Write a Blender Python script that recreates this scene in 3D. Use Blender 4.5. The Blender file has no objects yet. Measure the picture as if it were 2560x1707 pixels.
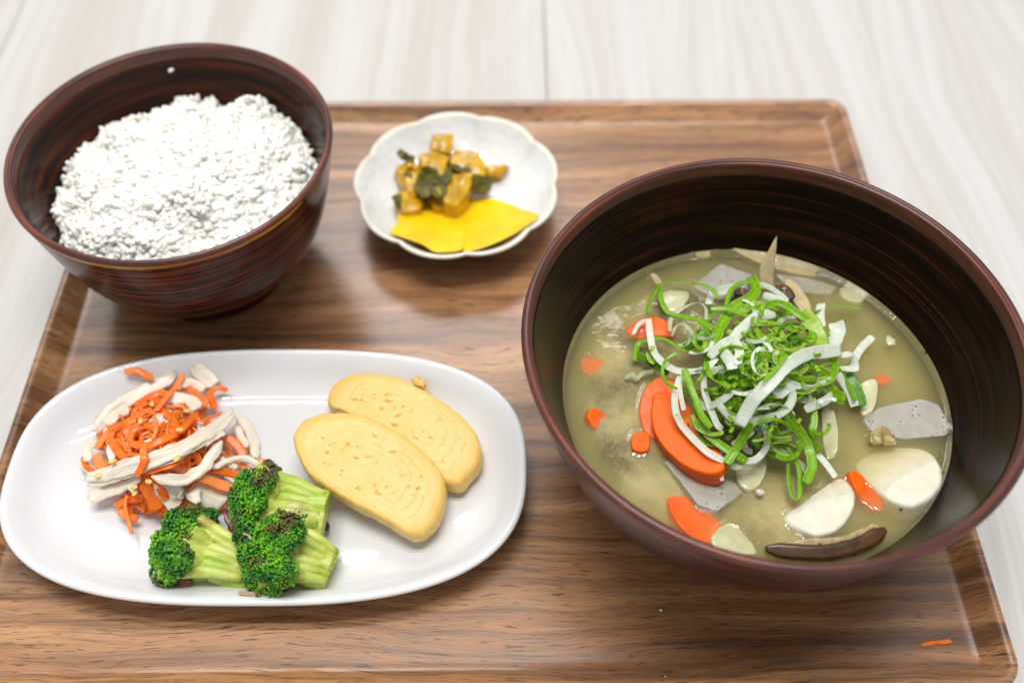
import bpy, bmesh, math, random
from math import sin, cos, pi, radians, sqrt, atan2, exp
from mathutils import Vector, Matrix, noise

random.seed(7)
S = bpy.context.scene
COL = S.collection

# ------------------------------------------------------------------ camera
PITCH = 53.6                     # degrees below the horizon
CAM = Vector((0.0, 0.0, 0.348))
cd = bpy.data.cameras.new('camera'); cam = bpy.data.objects.new('camera', cd); COL.objects.link(cam)
cd.lens = 35; cd.sensor_width = 36; cd.clip_start = 0.01; cd.clip_end = 50
cam.location = CAM; cam.rotation_euler = (radians(90 - PITCH), 0, 0)
cd.dof.use_dof = True; cd.dof.focus_distance = 0.343; cd.dof.aperture_fstop = 5.6
S.camera = cam
# ------------------------------------------------------------------ world (pale room around the table)
w = bpy.data.worlds.new('World'); S.world = w; w.use_nodes = True
bg = w.node_tree.nodes['Background']; bg.inputs[0].default_value = (0.97, 0.98, 1.0, 1); bg.inputs[1].default_value = 0.56

def area(name, loc, target, sx, sy, watts, col=(1, 1, 1)):
    l = bpy.data.lights.new(name, 'AREA'); l.shape = 'RECTANGLE'; l.size = sx; l.size_y = sy
    l.energy = watts; l.color = col
    o = bpy.data.objects.new(name, l); COL.objects.link(o); o.location = loc
    o.rotation_euler = (Vector(target) - Vector(loc)).to_track_quat('-Z', 'Y').to_euler()
    return o
T0 = (0, 0.22, 0)
area('ceiling_panel', (-0.50, 1.93, 2.05), T0, 1.40, 0.62, 13, (1, 0.99, 0.97))
for k, (y, dy) in enumerate(((0.34, 0.36), (1.95, 0.3))):
    for s in (-0.5, 0.5):
        area('ceiling_tube', (-0.05, y + s*dy, 2.1), (-0.05, y + s*dy, 0), 1.25, 0.035, (19, 3)[k], (1, 0.99, 0.96))
# ------------------------------------------------------------------ exposure and render
S.view_settings.view_transform = 'Standard'; S.view_settings.look = 'None'
S.view_settings.exposure = 0.17; S.view_settings.gamma = 1
S.render.engine = 'CYCLES'
S.cycles.max_bounces = 14; S.cycles.transparent_max_bounces = 16; S.cycles.volume_bounces = 5
S.cycles.diffuse_bounces = 10; S.cycles.glossy_bounces = 4; S.cycles.transmission_bounces = 4
S.cycles.use_denoising = True
S.cycles.caustics_reflective = False; S.cycles.caustics_refractive = False

# ------------------------------------------------------------------ pixel of the photograph -> point at height z
FPX = 35/36*2560
FW = Vector((0, cos(radians(PITCH)), -sin(radians(PITCH)))); UP = Vector((0, sin(radians(PITCH)), cos(radians(PITCH))))
def P(px, py, z):
    d = FW + Vector((1, 0, 0))*((px - 1280)/FPX) - UP*((py - 853.5)/FPX)
    return CAM + d*((z - CAM.z)/d.z)

# ------------------------------------------------------------------ node helpers
class NT:
    def __init__(s, name):
        s.m = bpy.data.materials.new(name); s.m.use_nodes = True; s.t = s.m.node_tree
        s.b = s.t.nodes['Principled BSDF']; s.out = s.t.nodes['Material Output']; s._tc = None
    def n(s, typ, ins=None, **kw):
        nd = s.t.nodes.new(typ)
        for k, v in kw.items(): setattr(nd, k, v)
        for k, v in (ins or {}).items(): s.set(nd.inputs[k], v)
        return nd
    def set(s, sock, v):
        if isinstance(v, bpy.types.NodeSocket): s.t.links.new(v, sock)
        else:
            if isinstance(v, (tuple, list)) and len(v) == 3 and sock.type == 'RGBA': v = (*v, 1)
            sock.default_value = v
    def P(s, **kw):
        names = {'col': 'Base Color', 'rough': 'Roughness', 'nrm': 'Normal', 'spec': 'Specular IOR Level', 'sss': 'Subsurface Weight',
                 'sssr': 'Subsurface Radius', 'ssss': 'Subsurface Scale', 'coat': 'Coat Weight', 'coatr': 'Coat Roughness', 'trans': 'Transmission Weight', 'ior': 'IOR', 'sheen': 'Sheen Weight', 'cn': 'Coat Normal'}
        for k, v in kw.items(): s.set(s.b.inputs[names[k]], v)
    def co(s, which='Object'):
        if s._tc is None: s._tc = s.n('ShaderNodeTexCoord')
        return s._tc.outputs[which]
    def map(s, vec, scale=(1, 1, 1), loc=(0, 0, 0), rot=(0, 0, 0)):
        return s.n('ShaderNodeMapping', {'Vector': vec, 'Scale': scale, 'Location': loc, 'Rotation': rot}).outputs[0]
    def noise(s, vec, scale=5, detail=4, rough=.5, dist=0):
        return s.n('ShaderNodeTexNoise', {'Vector': vec, 'Scale': scale, 'Detail': detail, 'Roughness': rough, 'Distortion': dist}).outputs['Fac']
    def ramp(s, fac, stops, interp='LINEAR'):
        r = s.n('ShaderNodeValToRGB', {'Fac': fac}); e = r.color_ramp.elements; r.color_ramp.interpolation = interp
        while len(e) < len(stops): e.new(0.5)
        for q, (p, c) in zip(e, stops):
            q.position = p; q.color = (*c, 1) if isinstance(c, (tuple, list)) else (c, c, c, 1)
        return r.outputs[0]
    def mix(s, fac, a, b, mode='MIX'):
        m = s.n('ShaderNodeMix', data_type='RGBA', blend_type=mode)
        s.set(m.inputs[0], fac); s.set(m.inputs[6], a); s.set(m.inputs[7], b); return m.outputs[2]
    def math(s, op, a, b=0.0, c=0.0, clamp=False):
        m = s.n('ShaderNodeMath', operation=op, use_clamp=clamp)
        s.set(m.inputs[0], a); s.set(m.inputs[1], b); s.set(m.inputs[2], c); return m.outputs[0]
    def bump(s, h, strength=.3, dist=.001):
        return s.n('ShaderNodeBump', {'Height': h, 'Strength': strength, 'Distance': dist}).outputs[0]

def ring_vec(t, kz, kr, ka=.6):
    """coordinates that run round a turned bowl: no seam, streaks along the turning"""
    xyz = t.n('ShaderNodeSeparateXYZ', {0: t.co()})
    r = t.math('SQRT', t.math('ADD', t.math('MULTIPLY', xyz.outputs[0], xyz.outputs[0]), t.math('MULTIPLY', xyz.outputs[1], xyz.outputs[1])))
    rr = t.math('MAXIMUM', r, .001)
    u = t.math('MULTIPLY', t.math('DIVIDE', xyz.outputs[0], rr), ka); v = t.math('MULTIPLY', t.math('DIVIDE', xyz.outputs[1], rr), ka)
    q = t.math('ADD', t.math('MULTIPLY', xyz.outputs[2], kz), t.math('MULTIPLY', r, kr))
    return t.n('ShaderNodeCombineXYZ', {0: u, 1: v, 2: q}).outputs[0], xyz, r

M = {}
def m_table():
    t = NT('pale_wood'); c = t.co(); oi = t.n('ShaderNodeObjectInfo').outputs['Random']
    c2 = t.n('ShaderNodeCombineXYZ', {2: t.math('MULTIPLY', oi, 7.0)}).outputs[0]
    c = t.n('ShaderNodeVectorMath', {0: c, 1: c2}, operation='ADD').outputs[0]
    wv = t.noise(t.map(c, (5, 1.2, 1)), 1.4, 2)
    cw = t.n('ShaderNodeVectorMath', {0: c, 1: t.n('ShaderNodeCombineXYZ', {0: t.math('MULTIPLY', wv, .11)}).outputs[0]}, operation='ADD').outputs[0]
    broad = t.noise(t.map(cw, (34, 1.0, 1)), 1, 4, .55)
    fine = t.noise(t.map(cw, (240, 4, 1)), 1, 5, .6)
    pore = t.noise(t.map(cw, (900, 20, 1)), 1, 3, .6)
    col = t.ramp(broad, [(.22, (.40, .335, .272)), (.38, (.465, .42, .375)), (.52, (.51, .49, .465)), (.8, (.535, .53, .522))])
    col = t.mix(t.ramp(fine, [(.36, .35), (.56, 0)]), col, (.40, .36, .33))
    col = t.mix(t.ramp(pore, [(.34, .2), (.48, 0)]), col, (.35, .315, .295))
    t.P(col=col, rough=.42, spec=.35, nrm=t.bump(fine, .08, .0004)); return t.m
M['table'] = m_table()

def m_walnut():
    t = NT('walnut'); c = t.map(t.co(), (1, 1, .12))
    wob = t.noise(t.map(c, (5, 13, 10)), 1, 3, .5)
    wob2 = t.noise(t.map(c, (26, 60, 40)), 1, 2, .5)
    sh = t.math('ADD', t.math('MULTIPLY', t.math('SUBTRACT', wob, .5), .030), t.math('MULTIPLY', t.math('SUBTRACT', wob2, .5), .004))
    cw = t.n('ShaderNodeVectorMath', {0: c, 1: t.n('ShaderNodeCombineXYZ', {1: sh}).outputs[0]}, operation='ADD').outputs[0]
    broad = t.noise(t.map(cw, (2.2, 46, 46)), 1, 5, .62)
    line = t.noise(t.map(cw, (4.5, 190, 190), (3, 1, 0)), 1, 4, .62)
    line2 = t.noise(t.map(cw, (9, 330, 330), (5, 8, 0)), 1, 3, .6)
    fib = t.noise(t.map(cw, (34, 900, 900)), 1, 3, .6)
    pore = t.noise(t.map(cw, (120, 1700, 1700)), 1, 2, .5)
    col = t.ramp(broad, [(.30, (.075, .032, .015)), (.41, (.20, .092, .039)), (.51, (.325, .158, .068)), (.62, (.44, .228, .103)), (.75, (.54, .305, .15))])
    col = t.mix(t.ramp(line, [(.34, .85), (.47, 0)]), col, (.065, .031, .017))
    col = t.mix(t.ramp(line2, [(.34, .45), (.48, 0)]), col, (.12, .06, .033))
    col = t.mix(t.ramp(line, [(.56, 0), (.72, .45)]), col, (.42, .245, .125))
    col = t.mix(t.ramp(fib, [(.34, .55), (.5, 0)]), col, (.11, .055, .03))
    col = t.mix(t.ramp(pore, [(.33, .8), (.41, 0)]), col, (.045, .025, .017))
    h = t.math('ADD', t.math('MULTIPLY', fib, .6), pore)
    t.P(col=col, rough=t.ramp(fib, [(.3, .29), (.7, .21)]), spec=.65, nrm=t.bump(h, .10, .0002)); return t.m
M['walnut'] = m_walnut()

def m_lacquer(name, wear=0.0, red=1.0, zr=.07, grooves=True, k=1.0):
    t = NT(name)
    v1, xyz, r = ring_vec(t, 900, 900, .8)
    v2, _, _ = ring_vec(t, 230, 230, 1.3)
    f = t.noise(v1, 1, 3, .6); b = t.noise(v2, 1, 3, .6)
    col = t.ramp(b, [(.3, (.007*k, .0040*k, .0032*k)), (.5, (.017*k, .0070*k, .0045*k)), (.72, (.050*red*k, .014*k, .006*k))])
    col = t.mix(t.ramp(f, [(.56, 0), (.78, .6)]), col, (.10*red, .026, .010))
    if wear:
        vg, _, _ = ring_vec(t, 620, 0, .9); gq = t.noise(vg, 1, 2, .5)
        col = t.mix(t.ramp(gq, [(.50, 0), (.58, .9), (.66, .1)]), col, (.17, .030, .010))
        ang = t.noise(t.map(t.co(), (60, 60, 220)), 1, 4, .6)
        front = t.ramp(t.math('DIVIDE', xyz.outputs[1], -.0627), [(.15, 0), (.55, 1)])
        band = t.math('MULTIPLY', t.ramp(t.math('DIVIDE', t.math('SUBTRACT', zr - .0008, xyz.outputs[2]), .006), [(.02, 0), (.12, 1), (.38, 1), (.72, 0)]), front)
        e = t.ramp(t.math('ADD', t.math('MULTIPLY', ang, .9), t.math('MULTIPLY', band, .42)), [(.70, 0), (.76, 1)])
        e = t.math('MULTIPLY', e, t.ramp(band, [(.05, 0), (.25, 1)]))
        oc = t.ramp(t.noise(t.map(t.co(), (18, 18, 18)), 1, 1), [(.42, (.42, .21, .012)), (.6, (.30, .085, .02))])
        col = t.mix(e, col, oc)
    t.P(col=col, rough=.20, spec=.09, nrm=t.bump(f, .10 if grooves else .05, .0003))
    return t.m
M['lacquer'] = m_lacquer('dark_lacquer', k=.5)
M['lacquer_red'] = m_lacquer('reddish_lacquer', k=1.8, red=1.1)
M['lacquer_worn'] = m_lacquer('worn_lacquer', wear=1.0, zr=.072)
def m_rim(name, red=(.20, .042, .020)):
    t = NT(name); v1, xyz, r = ring_vec(t, 600, 600, 2.2)
    f = t.noise(v1, 1, 4, .6)
    col = t.ramp(f, [(.35, (.040, .014, .011)), (.55, (.10, .026, .015)), (.72, red)])
    t.P(col=col, rough=.30, spec=.42); return t.m
M['rim'] = m_rim('rim_lacquer')
def m_outer(name):
    t = NT(name); v1, xyz, r = ring_vec(t, 520, 0, .9); v2, _, _ = ring_vec(t, 1500, 500, 3.0)
    f = t.noise(v1, 1, 2, .5); g = t.noise(v2, 1, 3, .6)
    col = t.ramp(f, [(.36, (.016, .008, .006)), (.50, (.032, .012, .007)), (.60, (.15, .026, .009)), (.70, (.036, .013, .008))])
    col = t.mix(t.ramp(g, [(.5, 0), (.8, .7)]), col, (.09, .02, .01))
    t.P(col=col, rough=.24, spec=.12, nrm=t.bump(f, .35, .0004)); return t.m
M['outer'] = m_outer('grooved_lacquer')

def simple(name, col, rough=.4, sss=0, ssss=.002, var=None, vs=200, bump=0, bs=900, coat=0, spec=.5, sssr=(1, .6, .35)):
    t = NT(name); c = col
    if var: c = t.ramp(t.noise(t.map(t.co(), (vs,)*3), 1, 3, .55), [(.32, var), (.62, col)])
    t.P(col=c, rough=rough, spec=spec)
    if sss: t.P(sss=sss, ssss=ssss, sssr=sssr)
    if coat: t.P(coat=coat*.4, coatr=.08)
    if bump: t.P(nrm=t.bump(t.noise(t.map(t.co(), (bs,)*3), 1, 3, .6), bump, .0006))
    return t.m
M['porcelain'] = simple('white_porcelain', (.64, .64, .645), .05)
def m_dish():
    t = NT('pebbled_glaze'); c = t.co()
    h = t.noise(t.map(c, (260, 260, 260)), 1, 2, .5); h2 = t.noise(t.map(c, (90, 90, 90)), 1, 2)
    t.P(col=t.ramp(h2, [(.35, (.67, .685, .68)), (.65, (.70, .71, .71))]), rough=.05, spec=.7, nrm=t.bump(h, .45, .0014)); return t.m
M['dish'] = m_dish()
M['dish_rim'] = simple('cream_glaze_rim', (.70, .68, .60), .16, var=(.62, .58, .48), vs=120)
M['rice'] = simple('rice', (.895, .895, .87), .32, var=(.855, .84, .76), vs=110, spec=.4)
def translucent(m, k, col):
    nt = m.node_tree; b = nt.nodes['Principled BSDF']; tr = nt.nodes.new('ShaderNodeBsdfTranslucent'); tr.inputs[0].default_value = (*col, 1)
    mx = nt.nodes.new('ShaderNodeMixShader'); mx.inputs[0].default_value = k; nt.links.new(b.outputs[0], mx.inputs[1]); nt.links.new(tr.outputs[0], mx.inputs[2])
    nt.links.new(mx.outputs[0], nt.nodes['Material Output'].inputs[0])
translucent(M['rice'], .15, (.95, .95, .90))
M['radish'] = simple('yellow_radish', (.86, .60, .004), .28, sss=.25, ssss=.003, var=(.80, .50, .004), vs=60, bump=.1, bs=500, sssr=(1, .7, .1))
def m_radish():
    t = NT('yellow_radish'); c = t.co(); f = t.noise(t.map(c, (260, 900, 260)), 1, 3, .6); g = t.noise(t.map(c, (70, 70, 70)), 1, 2)
    col = t.ramp(g, [(.35, (.74, .46, .003)), (.65, (.84, .58, .006))]); col = t.mix(t.ramp(f, [(.55, 0), (.75, .5)]), col, (.86, .66, .06))
    t.P(col=col, rough=.22, spec=.5, sss=.2, ssss=.003, sssr=(1, .7, .1), nrm=t.bump(f, .5, .0005)); return t.m
M['radish'] = m_radish()
M['stem_pickle'] = simple('pickled_stem', (.66, .36, .003), .2, var=(.36, .20, .003), vs=110, bump=.25, bs=500, spec=.5)
M['leaf_pickle'] = simple('pickled_leaf', (.13, .105, .006), .36, var=(.020, .028, .004), vs=380, bump=.6, bs=900, spec=.3)

def m_ribbon(name, stops, stripe, period, sc=.5, trans=.25, rough=.25, clear=0.0):
    """long shred: colour across the width (UV v), fine cross lines along the length (UV u in metres)"""
    t = NT(name); uv = t.n('ShaderNodeSeparateXYZ', {0: t.co('UV')})
    nz = t.noise(t.map(t.co(), (300, 300, 300)), 1, 3, .5)
    v = t.math('ADD', uv.outputs[1], t.math('MULTIPLY', t.math('SUBTRACT', nz, .5), .5))
    col = t.ramp(v, stops)
    ln = t.noise(t.n('ShaderNodeCombineXYZ', {0: t.math('MULTIPLY', uv.outputs[0], 1/period), 1: t.math('MULTIPLY', uv.outputs[1], .35)}).outputs[0], 1, 2, .6)
    col = t.mix(t.ramp(ln, [(.40, sc), (.58, 0)]), col, stripe)
    t.P(col=col, rough=rough, spec=.38, nrm=t.bump(ln, .35, .0003))
    tr = t.n('ShaderNodeBsdfTranslucent', {'Color': col}); mx = t.n('ShaderNodeMixShader', {0: trans, 1: t.b.outputs[0], 2: tr.outputs[0]})
    if clear:
        tp = t.n('ShaderNodeBsdfTransparent'); mx = t.n('ShaderNodeMixShader', {0: clear, 1: mx.outputs[0], 2: tp.outputs[0]})
    t.t.links.new(mx.outputs[0], t.out.inputs[0]); return t.m
M['scallion_green'] = m_ribbon('scallion_green', [(0, (.50, .68, .09)), (.16, (.20, .46, .012)), (.5, (.33, .60, .018)), (.85, (.15, .40, .010)), (1, (.54, .70, .12))], (.14, .34, .008), .0006, trans=.35)
M['scallion_dark'] = m_ribbon('scallion_dark', [(0, (.26, .46, .03)), (.2, (.065, .23, .006)), (.5, (.11, .32, .008)), (.9, (.06, .20, .006)), (1, (.3, .5, .05))], (.04, .15, .004), .0007)
M['scallion_lime'] = m_ribbon('scallion_lime', [(0, (.55, .70, .14)), (.3, (.40, .58, .06)), (.7, (.46, .62, .09)), (1, (.25, .48, .03))], (.22, .38, .03), .0008, trans=.35)
M['scallion_white'] = m_ribbon('scallion_white', [(0, (.86, .91, .80)), (.5, (.93, .95, .90)), (1, (.86, .91, .78))], (.74, .81, .66), .0008, .6, trans=.45, clear=.14)
M['scallion_pale'] = m_ribbon('scallion_pale', [(0, (.50, .62, .30)), (.35, (.68, .74, .52)), (1, (.74, .79, .62))], (.5, .6, .36), .0010, .5, trans=.4, clear=.22)
M['carrot_shred'] = m_ribbon('carrot_shred', [(0, (.95, .20, .012)), (.5, (.97, .27, .028)), (1, (.94, .17, .008))], (.96, .36, .06), .004, .5, trans=.42, rough=.22)
M['carrot_soft'] = m_ribbon('carrot_pale', [(0, (.95, .29, .04)), (.5, (.97, .37, .09)), (1, (.93, .25, .03))], (.97, .48, .2), .005, .5, trans=.4, rough=.25)
def m_chicken():
    t = NT('chicken'); uv = t.n('ShaderNodeSeparateXYZ', {0: t.co('UV')})
    f = t.noise(t.n('ShaderNodeCombineXYZ', {0: t.math('MULTIPLY', uv.outputs[0], 60), 1: t.math('MULTIPLY', uv.outputs[1], 7)}).outputs[0], 1, 4, .6)
    col = t.ramp(f, [(.3, (.78, .65, .49)), (.5, (.88, .80, .67)), (.7, (.91, .86, .76))])
    t.P(col=col, rough=.28, spec=.5, nrm=t.bump(f, .5, .0008)); return t.m
M['chicken'] = m_chicken(); translucent(M['chicken'], .2, (.95, .85, .72))
M['carrot'] = simple('cooked_carrot', (.80, .125, .001), .36, sss=.15, ssss=.003, var=(.72, .095, .001), vs=70, sssr=(1, .25, .05), spec=.22)
M['taro'] = simple('taro', (.68, .64, .53), .4, sss=.2, ssss=.003, var=(.62, .575, .46), vs=260, spec=.3)
def m_konjac():
    t = NT('konjac'); c = t.co()
    vr = t.n('ShaderNodeTexVoronoi', {'Vector': t.map(c, (620, 620, 620)), 'Scale': 1.0}).outputs['Distance']
    nz = t.noise(t.map(c, (140, 140, 140)), 1, 2)
    sp = t.math('MULTIPLY', t.ramp(vr, [(.16, 1), (.26, 0)]), t.ramp(nz, [(.46, 0), (.56, 1)]))
    col = t.mix(sp, t.ramp(nz, [(.3, (.33, .305, .26)), (.7, (.40, .37, .32))]), (.035, .03, .028))
    t.P(col=col, rough=.3, spec=.4, sss=.1, ssss=.003, nrm=t.bump(nz, .15, .0005)); return t.m
M['konjac'] = m_konjac()
M['shiitake'] = simple('shiitake_skin', (.085, .034, .010), .2, var=(.028, .012, .005), vs=180)
M['gill'] = simple('mushroom_flesh', (.40, .30, .14), .3, var=(.25, .17, .07), vs=500, bump=.6, bs=900)
M['burdock'] = simple('burdock', (.53, .43, .25), .3, var=(.40, .31, .16), vs=300, sss=.2, ssss=.002)
M['onion'] = simple('cooked_onion', (.55, .53, .33), .2, sss=.4, ssss=.004, var=(.46, .45, .26), vs=150, coat=.4)
M['tofu_skin'] = simple('fried_tofu', (.36, .29, .10), .35, var=(.22, .16, .05), vs=400, bump=.8, bs=600, coat=.4)
M['bacon'] = simple('browned_bonito', (.17, .05, .025), .3, var=(.07, .022, .012), vs=350, bump=.6, bs=700, coat=.3)
M['flake'] = simple('bonito_flake', (.50, .33, .22), .4, var=(.36, .20, .12), vs=300)
M['sesame'] = simple('sesame', (.68, .47, .12), .35)
M['crumb'] = simple('pale_crumb', (.70, .66, .50), .5)
def m_buds():
    t = NT('broccoli_buds'); c = t.co()
    a = t.noise(t.map(c, (130,)*3), 1, 3, .6); b = t.noise(t.map(c, (75,)*3, (3, 1, 2)), 1, 3, .6); d = t.noise(t.map(c, (900,)*3), 1, 2)
    col = t.ramp(a, [(.31, (.006, .050, .010)), (.45, (.028, .16, .007)), (.58, (.10, .33, .005)), (.74, (.26, .50, .013))])
    col = t.mix(t.ramp(b, [(.57, 0), (.67, .85)]), col, (.10, .05, .02))
    t.P(col=col, rough=.3, spec=.4, sss=.15, ssss=.001, nrm=t.bump(d, .4, .0003)); return t.m
M['buds'] = m_buds()
def m_stalk():
    t = NT('broccoli_stalk'); c = t.co()
    a = t.noise(t.map(c, (40, 260, 260)), 1, 3, .55); b = t.noise(t.map(c, (85,)*3, (1, 4, 2)), 1, 3, .6); g = t.noise(t.map(c, (60, 60, 60), (7, 2, 5)), 1, 2)
    col = t.ramp(a, [(.3, (.27, .36, .03)), (.5, (.47, .53, .10)), (.72, (.62, .64, .25))])
    col = t.mix(t.ramp(g, [(.48, 0), (.68, .5)]), col, (.26, .43, .03))
    col = t.mix(t.ramp(b, [(.55, 0), (.68, .75)]), col, (.24, .15, .02))
    t.P(col=col, rough=.38, spec=.4, sss=.25, ssss=.003, sssr=(.7, 1, .2), nrm=t.bump(a, .25, .0005)); return t.m
M['stalk'] = m_stalk()
def m_egg(side=False):
    t = NT('omelette_side' if side else 'omelette_face'); uv = t.n('ShaderNodeSeparateXYZ', {0: t.co('UV')})
    n1 = t.noise(t.map(t.co(), (70,)*3), 1, 3, .6); n2 = t.noise(t.map(t.co(), (330,)*3), 1, 3, .55)
    if side:
        col = t.ramp(n2, [(.3, (.66, .40, .08)), (.55, (.70, .465, .125)), (.75, (.73, .52, .18))])
        t.P(col=col, rough=.38, sss=.25, ssss=.003, nrm=t.bump(n2, .3, .0006)); return t.m
    # uv: x = angle/2pi, y = radius share -> a spiral of thin layers
    q = t.math('ADD', t.math('MULTIPLY', uv.outputs[1], 7.0), uv.outputs[0])
    q = t.math('ADD', q, t.math('MULTIPLY', t.math('SUBTRACT', n1, .5), 2.6))
    fr = t.math('ABSOLUTE', t.math('SUBTRACT', t.math('FRACT', q), .5))
    patch = t.ramp(t.noise(t.map(t.co(), (120,)*3, (2, 2, 2)), 1, 2), [(.42, 0), (.62, 1)])
    ln = t.math('MULTIPLY', t.ramp(fr, [(.02, 1), (.17, 0)]), t.math('MULTIPLY', t.ramp(uv.outputs[1], [(.1, .3), (.75, 1)]), t.math('ADD', t.math('MULTIPLY', patch, .7), .25)))
    col = t.ramp(n1, [(.35, (.66, .47, .155)), (.6, (.68, .51, .205))])
    col = t.mix(t.math('MULTIPLY', ln, .7), col, (.63, .36, .07))
    col = t.mix(t.ramp(uv.outputs[1], [(.86, 0), (.99, .75)]), col, (.68, .42, .095))
    hole = t.math('MULTIPLY', t.ramp(t.noise(t.map(t.co(), (340, 520, 420), (0, 0, 0), (0, 0, .6)), 1, 1, .4), [(.65, 0), (.71, 1)]), t.ramp(t.noise(t.map(t.co(), (80,)*3, (9, 3, 1)), 1, 2), [(.42, 0), (.52, 1)]))
    hole = t.math('MULTIPLY', hole, t.ramp(uv.outputs[1], [(.7, 1), (.85, 0)]))
    col = t.mix(hole, col, (.56, .27, .03))
    h = t.math('SUBTRACT', t.math('MULTIPLY', n2, .25), t.math('ADD', t.math('MULTIPLY', ln, .22), hole))
    t.P(col=col, rough=.5, spec=.3, sss=.2, ssss=.003, nrm=t.bump(h, .35, .0006)); return t.m
M['egg'] = m_egg(); M['egg_side'] = m_egg(True)
def m_soup():
    t = NT('miso_soup'); t.t.nodes.remove(t.b); c = t.co()
    fr = t.n('ShaderNodeFresnel', {'IOR': 1.34}); h = t.noise(t.map(c, (120, 120, 120)), 1, 3, .55)
    nb = t.bump(h, .10, .0012); t.set(fr.inputs['Normal'], nb)
    gl = t.n('ShaderNodeBsdfGlossy', {'Roughness': .03, 'Normal': nb, 'Color': (1, 1, 1)}); tr = t.n('ShaderNodeBsdfTransparent')
    mx = t.n('ShaderNodeMixShader', {0: fr.outputs[0], 1: tr.outputs[0], 2: gl.outputs[0]})
    t.t.links.new(mx.outputs[0], t.out.inputs['Surface'])
    v = t.n('ShaderNodeVolumePrincipled', {'Color': (.73, .67, .37), 'Density': 240.0, 'Anisotropy': .2, 'Absorption Color': (.5, .45, .2)})
    t.t.links.new(v.outputs[0], t.out.inputs['Volume']); return t.m
M['soup'] = m_soup()
def m_glassy(name):
    t = NT(name); t.P(col=(.95, .97, .95), rough=.03, trans=1.0, ior=1.25); return t.m
def m_cloud():
    t = NT('settled_miso'); c = t.co(); a = t.noise(t.map(c, (45, 45, 45)), 1, 4, .6); b = t.noise(t.map(c, (1500, 1500, 1500)), 1, 2, .6)
    col = t.ramp(a, [(.38, (.12, .105, .045)), (.5, (.27, .23, .115)), (.62, (.43, .365, .20))]); col = t.mix(t.ramp(b, [(.5, 0), (.75, .5)]), col, (.55, .48, .31))
    t.P(col=col, rough=.8, spec=.1); return t.m
M['cloud'] = m_cloud()
M['bubble'] = m_glassy('bubble_film')

# ------------------------------------------------------------------ mesh helpers
def link(name, verts, faces, mat, parent=None, smooth=True, uvs=None, kind=None):
    me = bpy.data.meshes.new(name); me.from_pydata([tuple(v) for v in verts], [], faces); me.validate()
    if uvs:
        l = me.uv_layers.new(name='UVMap')
        for lp in me.loops: l.data[lp.index].uv = uvs[lp.vertex_index]
    if smooth: me.polygons.foreach_set('use_smooth', [True]*len(me.polygons))
    for m_ in (mat if isinstance(mat, (list, tuple)) else [mat]): me.materials.append(m_)
    o = bpy.data.objects.new(name, me); COL.objects.link(o)
    if parent: o.parent = parent
    if kind: o['kind'] = kind
    return o
def tag(o, label, cat=None, group=None, kind=None):
    o['label'] = label
    if cat: o['category'] = cat
    if group: o['group'] = group
    if kind: o['kind'] = kind
    return o
def thing(name, loc, label, cat, group=None):
    o = bpy.data.objects.new(name, None); COL.objects.link(o); o.location = loc; o.empty_display_size = .01
    return tag(o, label, cat, group)
def recenter(o):
    """put a top-level mesh's origin at its own base"""
    vs = o.data.vertices; n = len(vs)
    c = Vector((sum(v.co.x for v in vs)/n, sum(v.co.y for v in vs)/n, min(v.co.z for v in vs)))
    o.data.transform(Matrix.Translation(-c)); o.location = c; return o
def lathe(name, prof, mat, parent, seg=160, radf=None):
    vs, fs = [], []
    n = len(prof)
    for i in range(seg):
        a = 2*pi*i/seg
        for (r, z) in prof:
            k = radf(a, r, z) if radf else 1.0
            vs.append((r*k*cos(a), r*k*sin(a), z))
    for i in range(seg):
        j = (i + 1) % seg
        for q in range(n - 1):
            fs.append((i*n + q, j*n + q, j*n + q + 1, i*n + q + 1))
    o = link(name, vs, fs, mat, parent)
    bm = bmesh.new(); bm.from_mesh(o.data); bmesh.ops.remove_doubles(bm, verts=bm.verts, dist=1e-6); bmesh.ops.recalc_face_normals(bm, faces=bm.faces); bm.to_mesh(o.data); bm.free()
    return o
def cr(pts, n, closed=False):
    """Catmull-Rom through pts, n samples"""
    m_ = len(pts); out = []
    segs = m_ if closed else m_ - 1
    for i in range(n):
        u = i/(n if closed else n - 1)*segs; k = min(int(u), segs - 1); f = u - k
        g = (lambda q: pts[q % m_]) if closed else (lambda q: pts[max(0, min(m_ - 1, q))])
        a, b, c, d = g(k - 1), g(k), g(k + 1), g(k + 2)
        out.append(.5*((2*b) + (c - a)*f + (2*a - 5*b + 4*c - d)*f*f + (3*b - a - 3*c + d)*f**3))
    return out
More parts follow.
